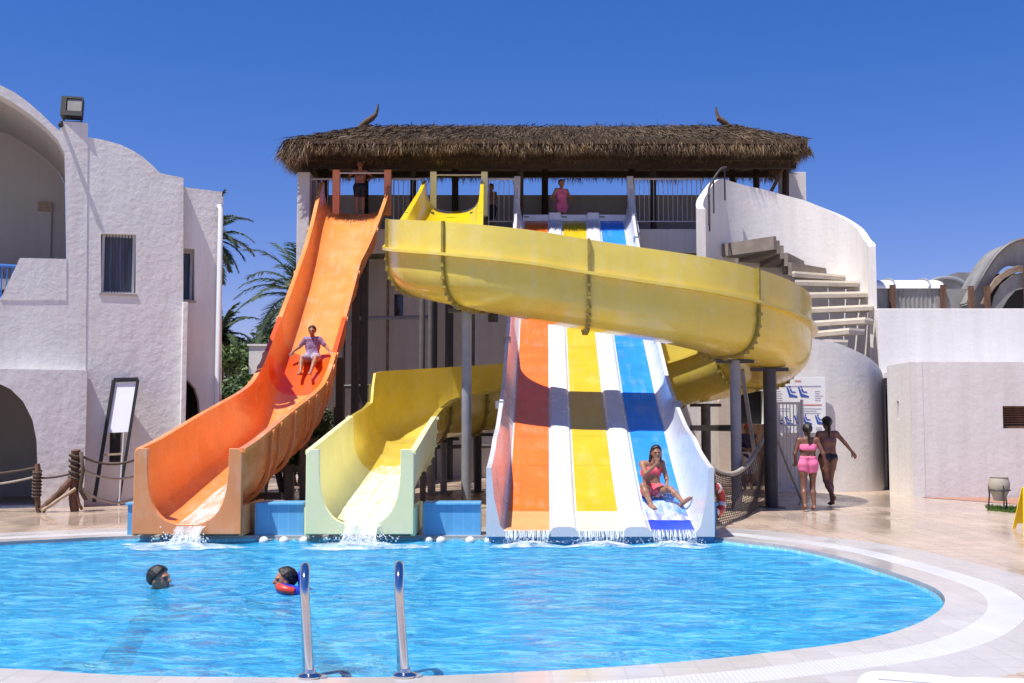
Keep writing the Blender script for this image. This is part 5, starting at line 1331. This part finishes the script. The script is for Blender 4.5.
lane_wash()
# 6, 7 two girls walking away across the deck
g1 = G(809, 511)
J = stand(elL=(-.27,.05,1.06), wrL=(-.32,-.03,.84), elR=(.245,.03,1.06), wrR=(.20,-.14,.90), knL=(-.085,-.05,.45), anL=(-.09,.04,.075), knR=(.095,.02,.45), anR=(.10,.16,.10), toR=(.11,.01,.03), toL=(-.10,-.13,.03))
person('shorter girl in a pink bikini walking away over the wet deck', J, (g1.x, g1.y, 0), math.pi-.05, .98, M['skin_dark'], M['hair'],
       [('bikini_top', M['pink'], bra(J), False, False, .011), ('bikini_bottom', M['pink'], [(V(-.08,0,.90), V(.08,0,.90), .135, .135), (V(-.085,0,.80), V(.085,0,.80), .11, .11)], False, True, .013)], hairstyle='tail')
g2 = G(829, 506)
J = stand(elL=(-.32,.02,1.14), wrL=(-.50,-.08,.97), hdL=(-.6,-.1,-.75), elR=(.22,-.08,1.08), wrR=(.14,-.24,1.14), head=(.0,-.03,1.50), knL=(-.06,-.06,.45), anL=(-.05,.03,.075), toL=(-.06,-.13,.03), knR=(.04,-.03,.46), anR=(.02,.26,.16), toR=(.03,.16,.04))
J['hdR'] = (-.6,-.3,.6)
person('taller dark-haired girl in black swim briefs walking with her right arm held out', J, (g2.x, g2.y, 0), math.pi+.12, 1.06, M['skin_dark'], M['hair'],
       [('swim_briefs', M['navy'], [(V(-.08,0,.88), V(.08,0,.88), .10, .10)], False, True, .012)], hairstyle='tail')
# 8 attendant in the shade behind the net
pc = P(748.5, 480, 25.4)
J = stand(elL=(-.24,-.02,1.06), wrL=(-.10,-.2,1.0), elR=(.27,.03,1.07), wrR=(.28,-.08,.85))
person('person in a red cap, indigo vest and pale shorts in the shade behind the net', J, (pc.x, 25.4, 0), .2, .97, M['skin'], M['hair'],
       [('vest', M['vest'], shirt(J, .2), False, False, .014), ('shorts', M['khaki'], shorts(J, .85), False, True, .022)], cap=M['red'])
# 9, 10 swimmers: most of the body is under water
def swim(face, sgn):
    return dict(pel=(-.30*sgn,.0,-.62), che=(-.13*sgn,.0,-.36), neck=(-.03*sgn,.0,-.12), head=(.02*sgn,0,.045), shL=(-.05*sgn,-.165,-.20), shR=(-.05*sgn,.165,-.20), elL=(.12*sgn,-.30,-.30), elR=(.12*sgn,.30,-.30), wrL=(.32*sgn,-.24,-.22), wrR=(.32*sgn,.24,-.22),
         hpL=(-.34*sgn,-.085,-.66), hpR=(-.34*sgn,.085,-.66), knL=(-.52*sgn,-.09,-.86), knR=(-.50*sgn,.09,-.80), anL=(-.86*sgn,-.08,-.92), anR=(-.82*sgn,.08,-.74), toL=(-1.0*sgn,-.08,-.99), toR=(-.96*sgn,.08,-.82), face=face)
w1 = G(157, 588.5, WZ)
J = swim((1,-.25,.06), 1)
person('dark-haired swimmer with only the head above water, facing right', J, (w1.x, w1.y, WZ+.045), 0, 1.12, M['skin_wet'], M['hair'], [('trunks', M['navy'], briefs(J, .2), False, True, .014)], h=.0075)
w2 = G(287, 590, WZ)
def floats_fn(t, emit, J, R, hc):
    pass
J = swim((-1,-.35,.02), -1)
person('dark-haired child swimmer facing left, wearing a blue and red float vest', J, (w2.x, w2.y, WZ+.05), 0, 1.08, M['skin_wet'], M['hair'],
       [('float_vest', M['float_blue'], [(V(.10,0,-.33), V(-.0,.0,-.14), .22, .20)], False, False, .035)], h=.0075)
# inflated arm float worn beside the neck (its own thing: it is worn, not grown)
fa = thing('arm_float', 'blue inflatable arm float with red and white panels beside the right-hand swimmer', 'arm float', (w2.x+.12, w2.y-.12, WZ))
def torus(c, R_, r_, ax, name, mat, par, n=20, a0=0, a1=6.2832, closed=True):
    ax = Vector(ax).normalized(); u = ax.orthogonal().normalized(); v_ = ax.cross(u)
    pts = [Vector(c)+(u*math.cos(a)+v_*math.sin(a))*R_ for a in [lerp(a0, a1, k/n) for k in range(n+1)]]
    return MB().tube(pts, r_, 8).build(name, mat, par, smooth=180)
torus((w2.x+.07, w2.y-.16, WZ+.015), .10, .055, (.25,.1,1), 'inflated_ring', M['float_blue'], fa)
torus((w2.x+.07, w2.y-.17, WZ+.028), .115, .043, (.25,.1,1), 'red_panel', M['red'], fa, a0=2.4, a1=4.4)
torus((w2.x+.16, w2.y-.03, WZ+.10), .065, .042, (1,.3,.1), 'inflated_ring', M['float_blue'], fa)
MB().ball((w2.x+.20, w2.y-.06, WZ+.12), .035, 8).build('white_panel', M['plastic_white'], fa, smooth=180)
# ================================================================== smaller things round the pool
def handrail(px, py, ytop, label):
    b = G(px, py); t = thing('pool_handrail', label, 'handrail', b, 'pool ladder handrails')
    ht = P(px-4, ytop, b.y+.08).z; lean = -.045
    r_ = .16; top = b+Vector((lean, .02, ht-r_-.04)); pts = [b.lerp(top, k/6) for k in range(7)]
    for k in range(1, 17):
        an = math.pi*k/16; pts.append(top+Vector((b.x/b.y*r_*(1-math.cos(an)), r_*(1-math.cos(an)), r_*math.sin(an))))
    e_ = pts[-1]; f_ = Vector((b.x*(e_.y+.05)/b.y, e_.y+.05, -.75)); pts += [e_.lerp(f_, k/6) for k in range(1, 7)]
    MB().tube(pts, .031, 14).build('tube', M['chrome'], t, smooth=60)
    MB().lathe([(.075, .0), (.078, .010), (.064, .022), (.040, .028), (.036, .05)], (b.x, b.y, .002), 24).build('base_flange', M['chrome'], t, smooth=50)
    MB().lathe([(.04, 0), (.036, .008)], (b.x+.075, b.y, .002), 10).build('bolt_cap', M['steel'], t)
    return t
handrail(310, 677.5, 563, 'left polished steel ladder handrail at the near pool edge')
handrail(405, 676.5, 561.5, 'right polished steel ladder handrail at the near pool edge')
# rope fence in front of the white building
rf_ = thing('rope_fence', 'weathered wooden rope fence with drooping ropes before the white building', 'fence', G(74, 511.5))
pA, pB = G(36, 512.5), G(74, 511.5); zA, zB = P(36, 464, pA.y).z, P(74, 450, pB.y).z
def lump(p0, p1, r_, seed):
    rnd = random.Random(seed); n = 9; return MB().tube([Vector(p0).lerp(Vector(p1), k/n)+Vector((rnd.gauss(0,.008), rnd.gauss(0,.008), 0)) for k in range(n+1)], [r_*rnd.uniform(.88,1.1) for k in range(n+1)], 8)
lump((pB.x, pB.y, 0), (pB.x, pB.y, zB), .088, 1).build('post', M['wood'], rf_, smooth=60)
lump((pA.x+.03, pA.y, 0), (pA.x, pA.y, zA), .055, 2).build('post', M['wood'], rf_, smooth=60)
lump((pA.x+.10, pA.y-.02, .03), (pB.x-.02, pB.y-.05, zB*.52), .062, 3).build('brace', M['wood'], rf_, smooth=60)
lump((pA.x+.12, pA.y-.06, .03), (pB.x+.06, pB.y-.10, zB*.38), .03, 4).build('brace', M['wood_pale'], rf_, smooth=60)
lump((pB.x+.02, pB.y-.08, zB*.36), (pB.x+.16, pB.y-.06, .04), .03, 5).build('brace', M['wood'], rf_, smooth=60)
def rope(a, b, sag, mat=None, r_=.018, par=None, n=14):
    a, b = Vector(a), Vector(b); pts = [a.lerp(b, k/n)+Vector((0,0,-sag*4*(k/n)*(1-k/n))) for k in range(n+1)]
    return MB().tube(pts, r_, 6).build('rope', mat or M['rope'], par or rf_, smooth=180)
q = lambda x, y, Y: P(x, y, Y)
Yp = pB.y-.05
end = G(139, 508); Ye = end.y
for y0, y1, sg, mt, rr_ in ((455, 454, .18, M['rope'], .024), (468, 472, .16, M['rope_pale'], .022), (487, 492, .24, M['rope_pale'], .026)):
    rope(q(80, y0, Yp), q(146, y1, Ye), sg, mt, rr_)
rope(q(-40, 474, Yp-.1), q(38, 467, Yp-.05), .05, M['rope'], .024); rope(q(-40, 486, Yp-.1), q(38, 476, Yp-.05), .05, M['rope_pale'], .022)
rope(q(38, 478, Yp-.05), q(82, 470, Yp), .04, M['rope'], .022)
m = MB()
for k in range(5):
    rz0 = zB*(.55+.09*k); m.tube([(pB.x+.10*math.cos(a_), pB.y+.10*math.sin(a_), rz0+.02*math.sin(a_*2)) for a_ in [6.2832*i/14 for i in range(15)]], .022, 6)
m.tube([q(81, 452, Yp), q(83, 470, Yp-.05), q(80, 490, Yp), q(86, 500, Yp)], .035, 6)
m.build('rope_knot', M['rope'], rf_, smooth=180)
m = MB()
for k in range(8): 
    m.tube([(pA.x+.07*math.cos(a_), pA.y+.07*math.sin(a_), zA*(.35+.07*k)+.02*math.sin(a_)) for a_ in [6.2832*i/12 for i in range(13)]], .018, 6)
m.build('rope_knot', M['rope'], rf_, smooth=180)
# wall tap bracket on the front block
# leaning black-framed board by the wall
db = thing('display_board', 'tall black-framed stand leaning to the right with a white panel at its top', 'display stand', G(108, 504))
Yd = G(108, 505.5).y-.25
tl, tr, bl, br_ = q(114, 380, Yd+.25), q(138, 379.5, Yd+.25), q(94, 502, Yd-.05), q(119, 500, Yd-.05)
MB().bar(tl, bl, .06, .05).build('frame_leg', M['black'], db); MB().bar(tr, br_, .045, .05).build('frame_leg', M['black'], db); MB().bar(tl, tr, .05, .08).build('frame_top', M['black'], db)
qd = [tl.lerp(bl, .03), tl.lerp(bl, .44), tr.lerp(br_, .44), tr.lerp(br_, .03)]
qd = [p+Vector((0, .02, 0)) for p in qd]
MB().loft([[p for p in qd], [p+Vector((0,.05,0)) for p in qd]]).build('panel', M['board_white'], db)
mid = [lerp(0, 1, t) for t in (0,)]
MB().bar(tl.lerp(bl, .62), tr.lerp(br_, .62), .04, .04).build('frame_rail', M['wood_pale'], db)
pole = [q(124, 432, Yd+.1), q(119, 505, Yd-.1)]
MB().tube(pole, .018, 8).build('prop', M['rail'], db); 
MB().box2(q(108, 462, Yd+.3)-Vector((.05,0,0)), q(121, 432, Yd+.33)).build('lower_panel', M['dark_int'], db)
# net and rope barrier right of the slides
nb = thing('net_barrier', 'sagging rope with a hanging net between the three-lane slide and the dark post', 'net', G(770, 508))
na, nb_ = q(706, 464, 17.2), q(769, 424, 22.5)
n = 16; rp = [na.lerp(nb_, k/n)+Vector((0,0,-.50*4*(k/n)*(1-k/n)+.0)) for k in range(n+1)]
MB().tube(rp, .045, 8).build('rope', M['rope_pale'], nb, smooth=180)
ga, gb = G(716, 530), G(769, 507); m = MB(); 
def npt(u, v_):
    k = u*n; i = min(int(k), n-1); t_ = rp[i].lerp(rp[i+1], k-i); g_ = ga.lerp(gb, u)+Vector((0,0,.02)); return t_.lerp(g_, v_)+Vector((.05*math.sin(u*9+v_*4), .03*math.sin(u*14), 0))
for k in range(44): m.tube([npt(k/43, j/8) for j in range(9)], .006, 4)
for j in range(1, 22): m.tube([npt(i/24, j/22) for i in range(25)], .006, 4)
m.build('netting', M['rope'], nb)
rope(q(771, 424, 22.4), G(801, 500)+Vector((0,0,.02)), .02, M['rope_pale'], .028, nb)
lbz = thing('lifebuoy', 'orange-red lifebuoy hanging on the net beside the white slide', 'lifebuoy', G(716, 526))
c = q(715.5, 500, 17.4); torus(c, .20, .075, (.8,-.6,.1), 'ring', M['red'], lbz)
for k in range(4):
    a_ = 1.5708*k+.4; ax = Vector((.8,-.6,.1)).normalized(); u_ = ax.orthogonal().normalized(); v_ = ax.cross(u_); pc_ = c+(u_*math.cos(a_)+v_*math.sin(a_))*.20
    td = (-u_*math.sin(a_)+v_*math.cos(a_)); MB().tube([pc_-td*.035, pc_+td*.035], .080, 10).build('band', M['plastic_white'], lbz, smooth=60)
MB().tube([c+Vector((0,0,.2)), c+Vector((0,.1,.55))], .012, 6).build('cord', M['rope_pale'], lbz)
# metal gate
gt = thing('metal_gate', 'pale metal gate of thin upright bars below the rules board', 'gate', G(790, 503))
Yg_ = 23.3; x0, x1 = q(777, 450, Yg_).x, q(801.5, 450, Yg_).x; zt_, zb_ = q(790, 402, Yg_).z, q(790, 489, Yg_).z
MB().plate(rect(x0, zb_, x1, zt_), [rect(x0+.05, zb_+.05, x1-.05, zt_-.05)], lambda a_, b_, d: Vector((a_, Yg_+d, b_)), 0, .05).build('frame', M['rail'], gt)
m = MB()
for k in range(1, 7): x = lerp(x0, x1, k/7); m.tube([(x, Yg_+.025, zb_), (x, Yg_+.025, zt_)], .012, 6)
m.build('bars', M['rail'], gt)
MB().box2((x0+.05, Yg_+.005, lerp(zb_, zt_, .72)), (x1-.05, Yg_+.045, lerp(zb_, zt_, .72)+.04)).build('cross_rail', M['rail'], gt)
MB().tube([(x1+.03, Yg_+.02, -.02), (x1+.03, Yg_+.02, zt_+.05)], .035, 8).tube([(x0-.03, Yg_+.02, -.02), (x0-.03, Yg_+.02, zt_+.05)], .035, 8).build('gate_posts', M['rail'], gt)
# rules board on the stair drum: rows of small print and blue slide pictograms
ib = thing('rules_board', 'white rules board with blue slide pictograms on the round stair tower', 'sign', (q(799, 430, 25.0).x, 25.0, q(799, 430, 25.0).z))
YB = 25.12; bx0, bx1 = q(773, 400, YB).x, q(825.5, 400, YB).x; bz0, bz1 = q(800, 433, YB).z, q(800, 377, YB).z; W_, Hh = bx1-bx0, bz1-bz0
MB().box2((bx0, YB, bz0), (bx1, YB+.04, bz1)).build('panel', M['board_white'], ib, bevel=.004)
bxz = lambda u, v_: (bx0+u*W_, bz1-v_*Hh)
def ink(mat, rects, name):
    m = MB()
    for (u0, v0, u1, v1) in rects: a_, b_ = bxz(u0, v1), bxz(u1, v0); m.box2((a_[0], YB-.004, a_[1]), (b_[0], YB-.001, b_[1]))
    return m.build(name, mat, ib)
rnd = random.Random(3)
lines = [(.10,.155,.92,.175)]+[(u, v_, u+rnd.uniform(.09,.17), v_+.012) for u in (.04,.80) for v_ in (.25,.29,.33,.37,.41)]
lines += [(.5, v_, .5+rnd.uniform(.25,.42), v_+.012) for v_ in (.56,.60,.64)]+[(.04, v_, .30, v_+.012) for v_ in (.56,.60)]
lines += [(u, v_, u+.12, v_+.010) for u in (.05,.22,.42,.60,.80) for v_ in (.90,.93)]
ink(M['board_grey'], lines, 'small_print')
ink(M['board_red'], [(.42,.06,.54,.085),(.54,.49,.93,.51)], 'red_print')
def picto(u, v_, sc_, flip=1):
    # a rider on a sloping chute: bent slide, body and raised legs
    m = MB(); c_ = bxz(u, v_); z_ = lambda a_, b_: (c_[0]+flip*a_*sc_, c_[1]+b_*sc_)
    sh = [(-.10,.12),(-.07,.12),(-.02,.0),(.10,-.04),(.10,-.07),(-.05,-.06)]
    m.plate([z_(*p) for p in sh][::flip], [], lambda a_, b_, d: Vector((a_, YB-.005+d, b_)), 0, .003)
    for (p0, p1, r_) in (((-.03,.09),(.0,.03),.016), ((.0,.03),(.07,.03),.012)): 
        a_, b_ = z_(*p0), z_(*p1); m.bar((a_[0], YB-.003, a_[1]), (b_[0], YB-.003, b_[1]), .003, r_*sc_*2)
    h_ = z_(-.035,.125); m.box((h_[0], YB-.003, h_[1]), (.03*sc_, .003, .03*sc_)); m.build('pictogram', M['board_blue'], ib)
for u in (.36,.58): picto(u, .30, 1.25)
for u in (.12,.29): picto(u, .80, .95)
for u in (.48,.64,.88): picto(u, .79, 1.1)
# pot on a stand by the wall
fpz = thing('flower_pot', 'pale bulging clay pot on a dark iron stand by the right-hand wall', 'pot', G(1000, 511))
b = G(1000, 511); sp = 1100/ b.y; zpx = lambda y: P(1000, y, b.y).z
prof = [(9, 500), (6.5, 500), (5.5, 506)][::-1]
pr = [(.03, zpx(501)), (.10, zpx(500.5)), (.125, zpx(496)), (.165, zpx(491)), (.185, zpx(486)), (.18, zpx(481.5)), (.155, zpx(478)), (.165, zpx(477)), (.14, zpx(477)), (.12, zpx(481))]
MB().lathe(pr, (b.x, b.y, 0), 24).build('pot', M['pot'], fpz, smooth=50)
for k in range(3):
    a_ = 2.094*k+.5; MB().tube([(b.x+.18*math.cos(a_), b.y+.18*math.sin(a_), zpx(485)), (b.x+.17*math.cos(a_), b.y+.17*math.sin(a_), zpx(495)), (b.x+.20*math.cos(a_), b.y+.20*math.sin(a_), 0)], .014, 6).build('stand_leg', M['steel_dark'], fpz)
torus((b.x, b.y, zpx(490)), .182, .014, (0,0,1), 'stand_ring', M['steel_dark'], fpz)
# yellow wet-floor sign at the right edge
wf = thing('wet_floor_sign', 'yellow folding floor sign standing on the wet deck at the right edge', 'floor sign', G(1024, 529))
b = G(1013.5, 531); Yw = b.y; wd = .34; hz = P(1020, 488, Yw).z
for k, (y0, y1) in enumerate(((Yw, Yw+.16), (Yw+.36, Yw+.20))):
    def T_(a_, b_, d, y0=y0, y1=y1): return Vector((b.x+a_+.15, lerp(y0, y1, b_/hz)+d, b_))
    MB().plate([(0,0),(.05,0),(.07,.08),(wd-.07,.08),(wd-.05,0),(wd,0),(wd-.09,hz),(.09,hz)], [rect(.13,hz-.10,wd-.13,hz-.05)], T_, 0, .02).build('leaf_panel', M['sign_yellow'], wf, bevel=.004)
    if k == 0:
        def bars_(rs, mat, nm):
            m = MB()
            for (u0, v0, u1, v1) in rs: m.plate(rect(u0, v0, u1, v1), [], T_, -.004, -.001)
            m.build(nm, mat, wf)
        bars_([(.10, hz*.62, wd-.10, hz*.66)], M['black'], 'black_mark'); bars_([(.09, hz*.40, wd-.09, hz*.43), (.09, hz*.33, wd-.09, hz*.36)], M['board_red'], 'red_mark')
# white sun loungers close to the camera, bottom right
def lounger(px, py, z, label, wdt, rz):
    p = P(px, py, G(px, py, z).y); t = thing('sun_lounger', label, 'sun lounger', (p.x, p.y, 0), 'white sun loungers')
    Lg = 1.9; Rz = Matrix.Rotation(rz, 3, 'Z'); o_ = Vector((p.x, p.y, 0))
    def T_(a_, b_, d): return o_+Rz @ Vector((a_, -b_, z-.06+d))
    r_ = .10; ol = []
    for cx_, cy_, a0 in ((wdt/2-r_, r_, -90), (-(wdt/2-r_), r_, 180)): pass
    ol = [(wdt/2*math.copysign(abs(math.cos(a_))**.35, math.cos(a_)), Lg/2-Lg/2*math.copysign(abs(math.sin(a_))**.28, math.sin(a_))) for a_ in [6.2832*k/48 for k in range(48)]]
    slots_ = [rect(-wdt/2+.10, .18+.13*k, wdt/2-.10, .18+.13*k+.03) for k in range(9)]
    MB().plate(ol, slots_, T_, 0, .06).build('bed', M['plastic_white'], t, bevel=.015)
    inner = [(a_*.93, .03+(b_)*.97) for a_, b_ in ol]
    m = MB(); m.plate(ol, [[(a_*.95, Lg/2+(b_-Lg/2)*.97) for a_, b_ in ol]], lambda a_, b_, d: T_(a_, b_, d-.10), 0, .095); m.build('rim', M['plastic_white'], t)
    for sx in (-1, 1):
        for yy in (.25, Lg-.3):
            a_ = T_(sx*(wdt/2-.08), yy, 0); MB().tube([(a_.x, a_.y, 0), (a_.x, a_.y, z-.07)], [.03,.04], 8).build('leg', M['plastic_white'], t)
lounger(914, 673, .40, 'white plastic sun lounger end poking in at the bottom right', .52, -.35)
lounger(1006, 678, .38, 'second white plastic sun lounger in the bottom right corner', .66, -.15)
